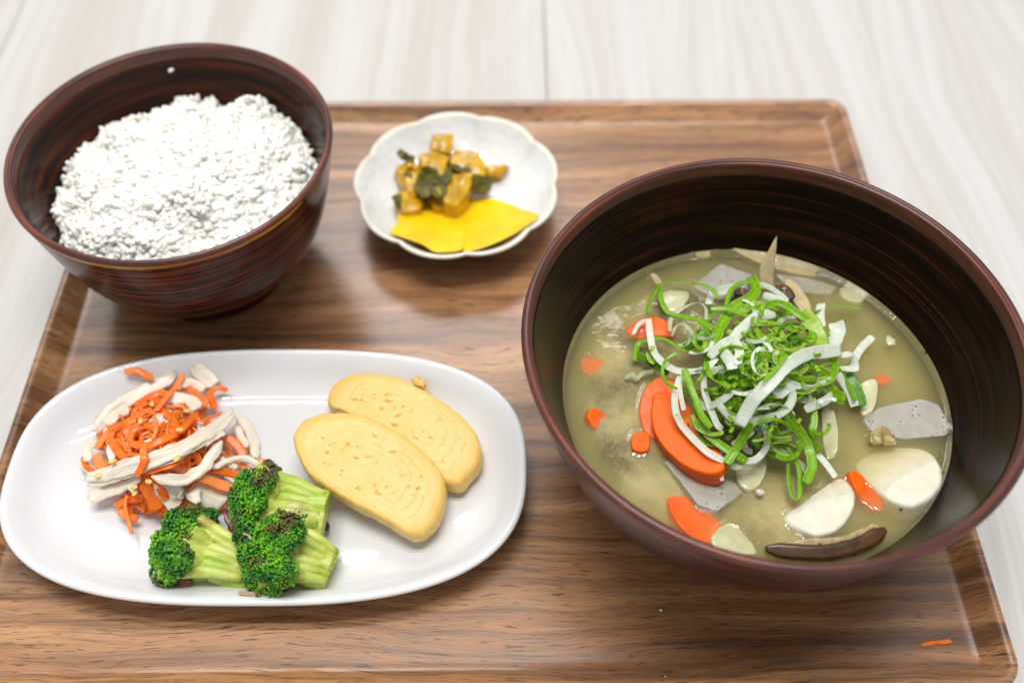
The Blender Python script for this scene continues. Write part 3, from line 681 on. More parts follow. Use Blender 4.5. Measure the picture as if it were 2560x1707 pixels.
# ------------------------------------------------------------------ broccoli
def floret(label, head, tip, zh, zt, hr, nb, seed, fan=1.0, flat=.7, trunk=.006, fk=.66):
    rnd = random.Random(seed)
    hc = P(350 + head[0]/3.92, 1130 + head[1]/3.92, zh); tp = P(350 + tip[0]/3.92, 1130 + tip[1]/3.92, zt)
    t = thing('broccoli_floret', (hc.x, hc.y, FLOOR + .0037), label, 'broccoli', 'broccoli florets on the oval plate')
    org = Vector((hc.x, hc.y, FLOOR + .0037))
    X = (tp - hc).normalized(); Y = Vector((0, 0, 1)).cross(X).normalized(); Z = X.cross(Y)
    L = (tp - hc).length
    def W(x, y, z): return hc + X*x + Y*y + Z*z - org
    st = Bag()
    fork = W(L*.66, 0, 0)
    for k in range(5):       # the stalk: a bundle of grown-together ribs, cut off unevenly
        a = k*2*pi/5 + seed; yy, zz = trunk*.42*cos(a)*fan, trunk*.42*sin(a)*flat
        st.tube([W(L*(1 + rnd.uniform(-.06, .05)), yy, zz), W(L*.85, yy*1.05, zz*1.05), W(L*fk*.9, yy*1.15, zz*1.15), W(L*fk*.6, yy*1.7, zz*1.7)], [trunk*.62, trunk*.64, trunk*.56, trunk*.3], 14, 14, .14)
    heads = []
    for k in range(nb):
        u = (k + .5)/nb; r = sqrt(u); a = k*2.399963 + seed
        y, z = hr*r*cos(a)*fan, hr*r*sin(a)*flat
        x = hr*.72*(r*r) - hr*.18 + rnd.uniform(-.1, .1)*hr
        e = W(x, y, z); heads.append((e, (W(x, y, z) - W(L*.75, 0, 0)).normalized(), hr*rnd.uniform(.30, .56)))
        mid = W(L*fk*.55, y*.55, z*.55)
        st.tube([W(L*min(.96, fk + .2), y*.16, z*.16), W(L*fk, y*.30, z*.30), mid, e], [trunk*.06, trunk*.34, trunk*.30, trunk*.42], 9, 13, .10)
        for _ in range(3):     # twigs under the crown
            d = Vector((rnd.gauss(0, 1), rnd.gauss(0, 1), rnd.gauss(0, 1))).normalized()*hr*.25
            st.tube([mid.lerp(e, .35), mid.lerp(e, .7) + d*.5, e + d], [trunk*.16, trunk*.16, trunk*.18], 6, 5)
    so = st.build('stalk', M['stalk'], t); rm = so.modifiers.new('blend', 'REMESH'); rm.mode = 'VOXEL'; rm.voxel_size = .00042; rm.use_smooth_shade = True; sm_ = so.modifiers.new('soften', 'SMOOTH'); sm_.factor = .5; sm_.iterations = 3
    cr_, bd = Bag(), Bag()
    rb_ = Bag()
    for k in range(6):       # ribs of the cut side, seen from above
        y = hr*(k - 2.5)/2.7*fan
        rb_.tube([W(L*.97, y*.42, trunk*flat*.75), W(L*.6, y*.6, trunk*flat*.95), W(L*.3, y*.82, hr*.34), W(hr*.05, y*1.0, hr*.26)], [trunk*.22, trunk*.26, trunk*.28, trunk*.36], 10, 14, .12)
    rb_.build('stem_ribs', M['stalk'], t)
    for (e, d, r) in heads:
        e2 = e + d*r*.1
        cr_.ell(Matrix.Translation(e2) @ Matrix.Diagonal((r*.74, r*.74, r*.74, 1)), 2, .0006, 700)
        for q in range(int(240*(r/.0045)**2)):
            v = Vector((rnd.gauss(0, 1), rnd.gauss(0, 1), rnd.gauss(0, 1))).normalized()
            if v.dot(d) < -.35: continue
            s = rnd.uniform(.00030, .00075); p_ = e2 + v*(r*(.88 + .22*noise.noise(v*2.8 + e*300)))
            if p_.z < .0003: continue
            bd.ell(Matrix.Translation(p_) @ Matrix.Diagonal((s, s, s*rnd.uniform(.8, 1.2), 1)), 1)
    cr_.build('crown', M['buds'], t); bd.build('buds', M['buds'], t, kind='stuff')
    return t
floret('pale cut broccoli floret at the left front, its long stems lying to the right', (330, 900), (1075, 1165), .0235, .0170, .0122, 22, 2, 1.0, .80, .0080, .92)
floret('browned broccoli floret at the back with a wide yellowish green stalk', (1060, 520), (1800, 640), .0265, .0235, .0128, 24, 5, 1.05, .85, .0096, .72)
floret('deep green broccoli floret in front, its round head turned to the viewer', (1240, 960), (1850, 1170), .0270, .0185, .0138, 27, 9, .95, .95, .0080, .62)
def shred4(name, q, wd, mat, lab, cat, h=.001, rg=.6):
    o = ribbon(name, [onplate(350 + x/3.92, 1130 + y/3.92, h) for x, y in q], wd, .0009, mat, rag=rg, twist=1.5, n=16, cup=.2, roll=.3); tag(recenter(o), lab, cat)
shred4('browned_scrap', [(290, 1215), (380, 1270), (520, 1265)], .0048, M['bacon'], 'reddish brown crisp scrap under the left broccoli floret', 'scrap', .0025)
shred4('browned_scrap', [(1250, 1370), (1360, 1330), (1450, 1300)], .0045, M['bacon'], 'reddish brown crisp scrap under the front broccoli floret', 'scrap', .0025)
shred4('browned_scrap', [(870, 560), (920, 700), (960, 850)], .0055, M['bacon'], 'dark brown crisp scrap clinging to the left of the rear broccoli floret', 'scrap', .008)
shred4('browned_scrap', [(1190, 150), (1260, 110), (1310, 160)], .0040, M['bacon'], 'brown crisp scrap on top of the rear broccoli floret', 'scrap', .016)
shred4('bonito_flake', [(965, 1375), (1060, 1385), (1180, 1385)], .0016, M['flake'], 'thin pale brown flake on the plate below the front floret', 'flake', .001)
shred4('bonito_flake', [(1010, 800), (1060, 810), (1090, 850)], .0007, M['flake'], 'tiny curled pale flake on the left of the front floret head', 'flake', .0255)
shred4('bonito_flake', [(170, 800), (185, 770), (230, 755)], .0005, M['flake'], 'hair thin flake on the bare plate above the left floret', 'flake', .0008)
shred4('browned_scrap', [(1810, 690), (1840, 720), (1830, 770)], .0022, M['bacon'], 'small dark scrap at the right end of the rear floret', 'scrap', .004)

# ------------------------------------------------------------------ shredded carrot and chicken salad
def SZ(x, y):      # mound height at zoom px
    return .0015 + .0205*exp(-(((x - 720)/580)**2 + ((y - 800)/490)**2)*1.2)
def SP(x, y, dz=0.0): return onplate(200 + x/3.564, 900 + y/3.564, max(.0022, SZ(x, y) + dz))
def where(x, y, cx, cy, rx, ry, what):
    u, v = (x - cx)/rx, (y - cy)/ry
    if u*u + v*v < .05: return 'at the centre of ' + what
    near_ = 'inner ' if u*u + v*v < .22 else ''
    return 'on the ' + near_ + ('right', 'front right', 'front', 'front left', 'left', 'back left', 'back', 'back right')[int(round(atan2(v, u)/(pi/4))) % 8] + ' of ' + what
def shape(q):
    l = sum(sqrt((a[0] - b_[0])**2 + (a[1] - b_[1])**2) for a, b_ in zip(q, q[1:])); dx, dy = q[-1][0] - q[0][0], q[-1][1] - q[0][1]
    if sqrt(dx*dx + dy*dy) < .55*l: return 'curled'
    return 'crosswise' if abs(dx) > 1.8*abs(dy) else 'upright' if abs(dy) > 1.8*abs(dx) else 'rightward rising' if dx*dy < 0 else 'rightward falling'
# pale threads laid through the tangle
CH = [  # path, width px, dz, label
 ([(130, 640), (300, 440), (500, 320), (700, 210), (850, 110)], 105, -.001, 'long pale chicken shred along the back of the salad heap'),
 ([(1030, 40), (1080, 110), (1150, 170), (1190, 230)], 120, .0, 'pale chicken scrap sticking up at the back of the salad heap'),
 ([(1400, 500), (1490, 600), (1545, 720), (1560, 870)], 70, -.001, 'pale chicken shred curving down the right side of the salad heap'),
 ([(1370, 590), (1450, 700), (1480, 780)], 60, .001, 'short chicken strip inside the right side of the salad heap'),
 ([(820, 350), (950, 360), (1060, 430)], 90, .002, 'short white chicken shred near the back of the salad heap'),
 ([(75, 900), (70, 800), (140, 715)], 55, .001, 'curved white chicken shred at the left edge of the salad heap'),
 ([(650, 530), (700, 570), (750, 610)], 120, .0, 'white chicken scrap showing between carrots in the salad heap'),
 ([(750, 1060), (800, 1170), (830, 1260), (880, 1300)], 150, .002, 'broad white chicken shred hanging down at the front of the salad heap'),
 ([(930, 1190), (1070, 1130), (1190, 1190), (1310, 1240)], 190, .001, 'thick lumpy chicken piece at the front right of the salad heap'),
 ([(1180, 960), (1330, 895), (1470, 875), (1600, 940)], 45, .004, 'thin chicken strip reaching towards the rear broccoli floret'),
 ([(90, 1250), (210, 1180), (360, 1130), (540, 1050)], 85, .0025, 'lower chicken shred under the thick bundle across the salad heap'),
 ([(60, 1020), (250, 985), (450, 915), (650, 850), (850, 780), (1050, 680), (1230, 560), (1360, 450)], 62, .0052, 'uppermost strand of the thick chicken bundle lying across the salad heap'),
 ([(50, 1060), (250, 1025), (450, 955), (650, 895), (850, 825), (1050, 725), (1230, 605), (1375, 490)], 74, .0060, 'middle strand of the thick chicken bundle lying across the salad heap'),
 ([(70, 1110), (250, 1070), (450, 1000), (640, 940), (840, 870), (1030, 775), (1200, 660), (1320, 560)], 60, .0050, 'lowest strand of the thick chicken bundle lying across the salad heap'),
 ([(300, 1050), (480, 990), (640, 935), (860, 850), (1000, 790)], 34, .0066, 'short loose fibre lying on top of the thick chicken bundle'),
 ([(640, 1030), (800, 1065), (950, 1055), (1080, 975), (1170, 860), (1260, 730)], 78, .005, 'white chicken ribbon looping across the front of the salad heap'),
 ([(20, 880), (60, 960), (150, 985)], 60, -.001, 'pale chicken scrap flat on the plate at the left of the salad'),
 ([(220, 560), (330, 480), (440, 430)], 100, .0, 'pale chicken flake under carrots at the back left of the salad heap'),
 ([(300, 880), (270, 820), (290, 760)], 55, .003, 'small white chicken thread among carrots at the left of the salad heap'),
 ([(900, 230), (980, 200), (1060, 230), (1100, 270)], 60, .003, 'white chicken thread between carrots at the back of the salad heap'),
 ([(1250, 870), (1330, 930), (1400, 960)], 45, .003, 'thin chicken thread crossing carrots at the right of the salad heap'),
 ([(1290, 1010), (1380, 1060), (1440, 1080)], 60, .002, 'white chicken thread beside the rear broccoli floret'),
 ([(440, 1120), (480, 1160), (500, 1200)], 45, .005, 'tiny white chicken flake on carrots at the front left of the salad heap'),
 ([(1120, 760), (1180, 700), (1290, 650)], 45, .006, 'ragged chicken thread along the upper edge of the thick bundle'),
]
CA = [
 ([(395, 105), (500, 95), (560, 120), (645, 165)], 62, .0035, 'orange carrot strip lying apart from the salad near the plate rim'),
 ([(925, 125), (850, 245), (760, 350), (680, 450)], 62, .005, 'carrot strip standing out of the back of the salad heap'),
 ([(1160, 275), (1230, 245), (1315, 268)], 42, .002, 'carrot strip jutting right at the back of the salad heap'),
 ([(1150, 270), (1170, 350), (1205, 425)], 62, .001, None), ([(960, 250), (1050, 330), (1130, 400)], 85, .001, None),
 ([(490, 410), (620, 330), (760, 275)], 62, .0, None), ([(265, 525), (340, 470), (460, 435)], 62, .0, None),
 ([(800, 415), (900, 410), (990, 475)], 22, .006, None), ([(1030, 510), (1080, 540), (1150, 520), (1265, 465)], 22, .0065, 'hair thin carrot curl lying on the upper end of the thick chicken shred'),
 ([(250, 620), (400, 560), (560, 465), (700, 435)], 62, .002, None), ([(150, 790), (220, 680), (330, 600), (500, 540)], 70, .0015, None),
 ([(450, 730), (470, 640), (580, 585), (690, 630)], 52, .004, 'curled carrot shred forming a loop in the salad heap'), ([(440, 740), (600, 765), (760, 700), (900, 620), (1050, 470)], 66, .004, 'long carrot ribbon running along the thick chicken shred'),
 ([(655, 500), (685, 600), (650, 705)], 36, .006, None), ([(700, 460), (800, 530), (860, 620)], 95, .002, None), ([(280, 720), (350, 820), (430, 890)], 70, .003, None),
 ([(150, 840), (180, 930), (240, 970)], 95, .0, None), ([(560, 780), (572, 880), (545, 960), (500, 1035)], 60, .009, 'carrot strip laid across the thick chicken shred'),
 ([(590, 1005), (700, 970), (800, 940), (920, 890)], 56, .005, None), ([(790, 920), (900, 980), (1010, 1010)], 66, .0025, None), ([(990, 820), (1050, 880), (1065, 930)], 66, .002, None),
 ([(900, 1160), (920, 1080), (1010, 1040)], 55, .002, None), ([(1040, 1030), (1200, 1090), (1390, 1160)], 88, .004, 'wide carrot strip pointing at the rear broccoli floret'), ([(1180, 970), (1320, 1000), (1460, 1045)], 60, .003, None),
 ([(1310, 690), (1400, 760), (1460, 850)], 85, .002, None), ([(1420, 930), (1480, 960), (1530, 1000)], 60, .001, None), ([(320, 1190), (400, 1120), (500, 1085), (620, 1045)], 66, .001, None),
 ([(335, 1310), (420, 1240), (570, 1225)], 75, .001, None), ([(345, 1330), (420, 1400), (515, 1405)], 62, .001, None), ([(570, 1090), (640, 1200), (700, 1330)], 110, .003, 'broad carrot shred hanging down the front of the salad heap'),
 ([(640, 1060), (720, 1150), (770, 1240)], 66, .0025, None), ([(420, 1200), (405, 1300), (435, 1440), (462, 1545)], 32, .003, 'thin carrot shred trailing from the front of the salad onto the plate'), ([(600, 1290), (750, 1350), (890, 1395)], 66, .0, None),
 ([(1090, 1300), (1200, 1320), (1300, 1280)], 60, .0, None), ([(1570, 895), (1620, 880), (1655, 905), (1600, 915)], 20, .001, 'tiny red carrot curl at the right edge of the salad'), ([(880, 520), (800, 640), (720, 700)], 70, .001, None), ([(300, 640), (260, 720), (270, 800)], 60, .002, None),
 ([(400, 620), (450, 700), (440, 780)], 60, .0015, None), ([(700, 300), (860, 300), (940, 250)], 60, .0, None), ([(30, 860), (50, 940), (120, 985)], 45, .0, None), ([(760, 1000), (860, 930), (980, 860)], 60, .0015, None),
]
rnd = random.Random(13)
for i in range(60):
    x, y = rnd.gauss(730, 270), rnd.gauss(780, 240); a = rnd.uniform(0, pi); l = rnd.uniform(80, 190); b = rnd.uniform(-90, 90)
    if ((x - 740)/560)**2 + ((y - 800)/440)**2 > 1: x, y = 740 + (x - 740)*.5, 800 + (y - 800)*.5
    CA.append(([(x - l*cos(a), y - l*sin(a)), (x - b*sin(a), y + b*cos(a)), (x + l*cos(a), y + l*sin(a))], rnd.uniform(18, 30), rnd.uniform(-.001, .0035), None))
rnd = random.Random(12)
for i in range(26):
    x, y = rnd.uniform(330, 1000), rnd.uniform(1080, 1330); a = rnd.uniform(0, pi); l = rnd.uniform(80, 150); b = rnd.uniform(-60, 60)
    CA.append(([(x - l*cos(a), y - l*sin(a)), (x - b*sin(a), y + b*cos(a)), (x + l*cos(a), y + l*sin(a))], rnd.uniform(40, 70), rnd.uniform(-.002, .001), None))
rnd = random.Random(11)
for i in range(130):      # the tangle inside
    x, y = rnd.gauss(730, 290), rnd.gauss(800, 260); a = rnd.uniform(0, pi); l = rnd.uniform(90, 200); b = rnd.uniform(-60, 60)
    if ((x - 740)/560)**2 + ((y - 800)/440)**2 > 1: x, y = 740 + (x - 740)*.5, 800 + (y - 800)*.5
    CA.append(([(x - l*cos(a), y - l*sin(a)), (x - b*sin(a), y + b*cos(a)), (x + l*cos(a), y + l*sin(a))], rnd.uniform(30, 54), rnd.uniform(-.008, .0012), None))
for i in range(16):
    x, y = rnd.gauss(760, 260), rnd.gauss(760, 220); a = rnd.uniform(0, pi); l = rnd.uniform(70, 170); b = rnd.uniform(-70, 70)
    q = [(x - l*cos(a), y - l*sin(a)), (x - b*sin(a), y + b*cos(a)), (x + l*cos(a), y + l*sin(a))]
    CH.append((q, rnd.uniform(26, 56), rnd.uniform(-.003, .002), ('thin ' if i % 2 else 'fine ') + shape(q) + ' white chicken thread ' + where(x, y, 760, 770, 700, 620, 'the salad heap')))
for i, (q, wp, dz, lab) in enumerate(CH):
    o = ribbon('chicken_shred', [SP(x, y, dz) for x, y in q], wp*.0000455*1.25, .0012 if wp > 60 else .0008, M['chicken'], groove=.0016 if wp > 60 else .0006, roll=rnd.uniform(-.25, .25), twist=rnd.uniform(-.5, .5), rag=.42, taper=.35, n=48, cup=rnd.uniform(-.12, .12), seed=i)
    tag(recenter(o), lab, 'chicken', 'chicken shreds in the salad')
for i, (q, wp, dz, lab) in enumerate(CA):
    pale = i % 3 == 1
    o = ribbon('carrot_shred', [SP(x, y, dz) for x, y in q], wp*.0000455, .0008 if wp > 30 else .0006, M['carrot_soft' if pale else 'carrot_shred'], roll=rnd.uniform(-.4, .4), twist=rnd.uniform(-.7, .7), rag=.22, taper=.6, n=22, cup=.05, seed=i)
    x, y = q[len(q)//2]
    if not lab: lab = ('pale ' if pale else 'bright ') + ('broad ' if wp > 68 else 'narrow ' if wp > 30 else 'fine ') + shape(q) + ' carrot shred ' + where(x, y, 760, 770, 700, 620, 'the salad heap')
    tag(recenter(o), lab, 'carrot', 'carrot shreds in the salad')
for i, (x, y) in enumerate(((640, 390), (885, 620), (865, 880), (610, 1080), (170, 1030), (480, 1130), (490, 1180), (290, 900), (560, 880), (540, 540), (950, 450))):
    b = Bag(); b.ell(Matrix.Rotation(rnd.random()*3, 4, 'Z') @ Matrix.Rotation(.3, 4, 'Y') @ Matrix.Diagonal((.0017, .001, .0006, 1)), 2)
    o = b.build('sesame_seed', M['sesame']); o.location = SP(x, y, .0078 if y > 500 else .006)
    tag(o, 'tan sesame seed on the salad ' + where(x, y, 760, 770, 700, 620, 'the heap'), 'sesame seed', 'sesame seeds on the salad')

# ================================================================== soup
SZ0 = .0505                                     # soup level (world)
WET = []          # outlines that break the surface
def Z6(x, y, h): return P(1300 + x/1.4, 380 + y/1.4, SZ0 + h)
def Z7(x, y, h): return P(1540 + x/2.529, 650 + y/2.529, SZ0 + h)
def tilt(fun, q, h0, gx, gy):
    """outline whose height runs from h0 by gx along the picture's x and gy along its y (metres per px)"""
    cx = sum(a for a, _ in q)/len(q); cy = sum(b_ for _, b_ in q)/len(q)
    return [fun(x, y, h0 + (x - cx)*gx + (y - cy)*gy) for x, y in q]
def piece(name, fun, q, h0, gx, gy, th, mat, lab, cat, **kw):
    k_ = sum(ord(ch) for ch in lab); kw.setdefault('jit', .00025)
    if fun is Z6: h0 -= .0005; gx += .000014*sin(k_); gy += .000012*cos(k_*1.7)
    pts = tilt(fun, q, h0, gx, gy); o = slab(name, pts, th, M[mat], **kw)
    if h0 > -.0004:
        ring = [a.lerp(b_, k/12) for a, b_ in zip(pts, pts[1:] + pts[:1]) for k in range(12)] if kw.get('sharp') else cr(pts, 150, True)
        WET.extend((p.x, p.y) for p in ring if abs(p.z - SZ0) < .0045)
    tag(recenter(o), lab, cat); return o
# carrots
piece('carrot_slice', Z7, [(150, 1000), (150, 910), (180, 815), (230, 760), (290, 735), (350, 745), (395, 790), (420, 900), (400, 1050), (350, 1150), (250, 1140), (180, 1090)], .0022, .000008, -.000012, .0065, 'carrot', 'orange carrot half slice standing behind the front carrot slice', 'carrot', n=60, bevel=.0006)
piece('carrot_slice', Z7, [(245, 835), (360, 842), (450, 900), (560, 1050), (650, 1190), (690, 1290), (645, 1342), (560, 1345), (470, 1315), (390, 1265), (310, 1190), (250, 1100), (222, 1010), (225, 920)], .0062, .000010, .000002, .0085, 'carrot', 'large bright orange carrot half slice leaning in the soup beside the scallions', 'carrot', n=80, bevel=.0008)
piece('carrot_slice', Z7, [(95, 1130), (120, 1085), (175, 1080), (215, 1120), (210, 1190), (150, 1210), (105, 1190)], .0012, 0, 0, .005, 'carrot', 'small orange carrot bit just breaking the surface left of the big slice', 'carrot', n=36)
piece('carrot_slice', Z7, [(60, 440), (120, 390), (220, 355), (320, 380), (370, 430), (350, 480), (240, 480), (120, 500)], .0004, .000008, -.00001, .006, 'carrot', 'wet carrot slice at the back left of the scallion heap', 'carrot', n=44)
piece('carrot_slice', Z6, [(238, 915), (265, 895), (320, 935), (335, 990), (285, 985), (245, 950)], -.0005, -.00002, -.00002, .004, 'carrot', 'small sunken carrot bit near the left wall of the soup bowl', 'carrot', n=36)
piece('carrot_slice', Z6, [(215, 720), (290, 730), (300, 780), (225, 775)], -.0022, 0, 0, .004, 'carrot', 'deeply sunken faint carrot bit at the left of the soup', 'carrot', n=30)
piece('carrot_slice', Z6, [(517, 1212), (560, 1203), (600, 1215), (700, 1290), (690, 1350), (640, 1370), (580, 1330), (540, 1280)], -.0003, -.000028, .0, .005, 'carrot', 'half sunken carrot wedge near the front wall of the soup bowl', 'carrot', n=50)
piece('carrot_slice', Z6, [(1155, 1125), (1180, 1115), (1215, 1150), (1270, 1225), (1265, 1260), (1225, 1240), (1180, 1190)], .0002, -.00002, -.00001, .004, 'carrot', 'orange carrot stick between the two white taro pieces', 'carrot', n=40)
piece('carrot_slice', Z6, [(1240, 790), (1280, 775), (1300, 800), (1265, 815)], -.0016, 0, 0, .003, 'carrot', 'faint sunken carrot bit at the right of the scallion heap', 'carrot', n=30)
# konjac
piece('konjac_slice', Z6, [(500, 1075), (690, 1100), (785, 1188), (692, 1256), (622, 1232), (560, 1150)], .0008, .000002, .00001, .005, 'konjac', 'grey speckled konjac slice in front of the big carrot slice', 'konjac', sharp=True, n=60)
piece('konjac_slice', Z6, [(1198, 930), (1260, 890), (1400, 862), (1465, 880), (1512, 962), (1490, 992), (1340, 1006), (1225, 975)], .0009, .000004, .000004, .005, 'konjac', 'grey speckled konjac slice against the right wall of the soup bowl', 'konjac', sharp=True, n=64)
piece('konjac_slice', Z6, [(600, 470), (700, 388), (815, 428), (825, 485), (700, 520)], .0008, .0, -.00001, .005, 'konjac', 'grey konjac slice at the back of the scallion heap', 'konjac', sharp=True, n=50)
piece('konjac_slice', Z6, [(890, 425), (1000, 440), (1110, 470), (1090, 500), (960, 490)], -.0006, .0, 0, .004, 'konjac', 'sunken grey konjac slice at the back right of the soup', 'konjac', sharp=True, n=50)
# taro
piece('taro_piece', Z6, [(922, 1278), (985, 1228), (1060, 1172), (1115, 1140), (1155, 1150), (1174, 1200), (1160, 1265), (1110, 1320), (1040, 1340), (975, 1318)], .0007, .000004, .000004, .008, 'taro', 'white half round taro piece at the front of the soup', 'taro', n=60, bevel=.0010, bulge=.0002)
piece('taro_piece', Z6, [(1170, 1095), (1240, 1048), (1330, 1030), (1420, 1040), (1470, 1090), (1478, 1150), (1440, 1205), (1370, 1238), (1290, 1215), (1220, 1160)], -.0002, .000004, .000022, .009, 'taro', 'large white taro piece against the right wall of the soup bowl', 'taro', n=60, bevel=.0012, bulge=.0004)
# mushrooms
def crescent(name, q, wd, th, mat, lab, cat, fun=Z6, h=.0012, **kw):
    o = ribbon(name, [fun(x, y, h) for x, y in q], wd, th, M[mat], **kw); tag(recenter(o), lab, cat); return o
ms = crescent('mushroom_slice', [(860, 1388), (960, 1398), (1060, 1400), (1150, 1385), (1225, 1355), (1272, 1322)], .0052, .0032, 'shiitake', 'glossy dark brown mushroom slice at the front wall of the soup bowl', 'mushroom', rag=.1, taper=.35, n=40, h=.0008)
fl = ribbon('flesh', [Z6(x, y, .0004) - ms.location for x, y in ((930, 1375), (1050, 1372), (1140, 1362), (1215, 1332), (1250, 1312))], .0042, .0022, M['gill'], parent=ms, rag=.3, taper=.3, n=30)
crescent('mushroom_slice', [(900, 490), (925, 488), (948, 520)], .0050, .0030, 'shiitake', 'small brown mushroom cap behind the scallion heap', 'mushroom', rag=.1, n=16, h=.004)
crescent('mushroom_slice', [(755, 500), (775, 490), (790, 510)], .0034, .0025, 'shiitake', 'dark mushroom bit behind the scallions beside the konjac', 'mushroom', rag=.1, n=14, h=.004)
# burdock and other pale vegetables
o = ribbon('burdock_slice', [Z6(862, 480, .0), Z6(862, 420, .0055), Z6(876, 350, .0125), Z6(886, 296, .0178)], .0062, .0018, M['burdock'], nrm=Vector((0, -1, .4)), taper=1, rag=.05, n=24)
for v in o.data.vertices: pass
n_ = 24
for i in range(n_):
    f = i/(n_ - 1); s = 1 if f < .35 else max(.06, 1 - (f - .35)/.65)
    ctr = sum((o.data.vertices[i*12 + k].co for k in range(12)), Vector())/12
    for k in range(12):
        v = o.data.vertices[i*12 + k]; v.co = ctr + (v.co - ctr)*s + Vector((.0022*(1 - s)*.6, 0, 0))
tag(recenter(o), 'pointed beige burdock slice standing up at the back of the soup', 'burdock')
piece('burdock_slice', Z6, [(740, 330), (830, 345), (950, 372), (1060, 400), (1075, 420), (1020, 432), (900, 410), (800, 370)], .0003, .000004, .0, .003, 'burdock', 'long beige burdock slice floating along the back wall of the soup bowl', 'burdock', n=44)
piece('burdock_slice', Z6, [(925, 450), (955, 445), (1000, 500), (1022, 552), (985, 556), (945, 500)], .0016, 0, 0, .0025, 'burdock', 'pale slanting burdock strip behind the scallion heap', 'burdock', n=40)
piece('burdock_slice', Z6, [(592, 340), (640, 338), (690, 352), (650, 368), (600, 362)], .0003, 0, 0, .002, 'burdock', 'thin pale burdock strip at the far back of the soup', 'burdock', n=30)
piece('burdock_slice', Z6, [(455, 430), (475, 425), (500, 460), (490, 475)], .0006, 0, 0, .002, 'burdock', 'small pale burdock sliver at the back left of the soup', 'burdock', n=30)
piece('onion_piece', Z6, [(492, 500), (520, 482), (590, 490), (580, 530), (545, 560), (500, 545)], .0025, 0, 0, .003, 'onion', 'pale onion piece behind the green loops at the left back', 'onion', n=36, bulge=.0008)
piece('onion_piece', Z6, [(1185, 820), (1225, 792), (1250, 800), (1252, 850), (1235, 905), (1200, 920), (1185, 870)], .0012, 0, 0, .003, 'onion', 'pale translucent onion piece at the right of the scallion heap', 'onion', n=40, bulge=.0006)
piece('onion_piece', Z6, [(1060, 890), (1090, 880), (1112, 960), (1110, 1050), (1075, 1068), (1058, 980)], .0002, 0, 0, .003, 'onion', 'long greyish onion strip right beside the scallion heap', 'onion', n=40)
piece('radish_piece', Z6, [(755, 1110), (810, 1060), (860, 1070), (858, 1130), (820, 1180), (775, 1170)], .0009, 0, 0, .004, 'onion', 'translucent white radish slice below the hanging scallions', 'radish', n=40)
piece('radish_piece', Z6, [(668, 1350), (700, 1310), (745, 1298), (790, 1340), (830, 1400), (760, 1405), (690, 1385)], .0004, 0, 0, .004, 'onion', 'translucent pale radish slice at the front wall of the soup bowl', 'radish', n=40)
piece('fried_tofu_piece', Z6, [(1225, 985), (1270, 962), (1305, 985), (1318, 1025), (1270, 1022), (1235, 1020)], .0016, 0, 0, .003, 'tofu_skin', 'crinkled fried tofu scrap between the konjac and the large taro', 'tofu', n=40, jit=.0009)
piece('fried_tofu_piece', Z6, [(1040, 1370), (1085, 1352), (1140, 1362), (1160, 1380), (1100, 1388)], .0016, 0, 0, .003, 'tofu_skin', 'crinkled fried tofu scrap behind the front mushroom slice', 'tofu', n=40, jit=.0009)
piece('radish_piece', Z6, [(1120, 478), (1165, 470), (1210, 495), (1190, 525), (1135, 515)], -.0006, 0, 0, .004, 'onion', 'sunken pale radish slice at the back right of the soup', 'radish', n=36)
blb = blob('tofu_crumb', Z6(840, 1190, .0008), .0016, .0012, .0011, M['taro'], rough=.0006); tag(blb, 'tiny white crumb floating below the hanging scallions', 'crumb')
blb = blob('tofu_crumb', Z6(1298, 662, .0004), .0018, .0026, .0006, M['onion'], rough=.0009); tag(blb, 'thin glassy scrap floating right of the scallion heap', 'crumb')
import numpy as np
def inner_r(z):      # matches the bowl's inner wall, plus a hair
    zz = z - FLOOR; h, zf, R, rf, p, lip = .078, .012, .0831, .038, .31, .0036
    f = max(0, min(1, (h - .006 - zz)/(h - .006 - (zf + .002)))); return rf + (R - rf)*max(0, (zz - zf)/(h - zf))**p - lip*.78 - f*.0016 - f*f*.004
NA, NRG = 400, 105; rs = inner_r(SZ0)
R_, A_ = np.meshgrid(np.linspace(.0003, rs + .0003, NRG), np.arange(NA)*2*pi/NA, indexing='ij')
gx, gy = (R_*np.cos(A_)).ravel(), (R_*np.sin(A_)).ravel(); near = np.full(gx.shape, 1.0)
for (wx, wy) in WET: near = np.minimum(near, (gx - (wx - sb[0]))**2 + (gy - (wy - sb[1]))**2)
gz = SZ0 - FLOOR + .00055*np.exp(-np.sqrt(near)/.0008) + .0011*np.exp(-(rs - R_.ravel())/.0009)
vs = [(float(a), float(b_), float(c)) for a, b_, c in zip(gx, gy, gz)]
for f in (.15, .3, .5, .7, .85, .95, 1.0):
    z = SZ0 - f*(SZ0 - FLOOR - .0142); r = inner_r(z) + .0004 if f < 1 else .02
    if f == 1.0: z = FLOOR + .0131
    vs += [(r*cos(2*pi*a/NA), r*sin(2*pi*a/NA), z - FLOOR) for a in range(NA)]
fs = [(k*NA + a, (k + 1)*NA + a, (k + 1)*NA + (a + 1) % NA, k*NA + (a + 1) % NA) for k in range(NRG + 6) for a in range(NA)]
fs += [tuple(range(NA)), tuple((NRG + 6)*NA + a for a in range(NA))[::-1]]
soup = link('miso_soup', vs, fs, M['soup']); soup.location = (sb[0], sb[1], FLOOR)
tag(soup, 'cloudy yellowish miso soup filling the large brown bowl', 'soup')
vs, NQ, NB = [], 70, 180
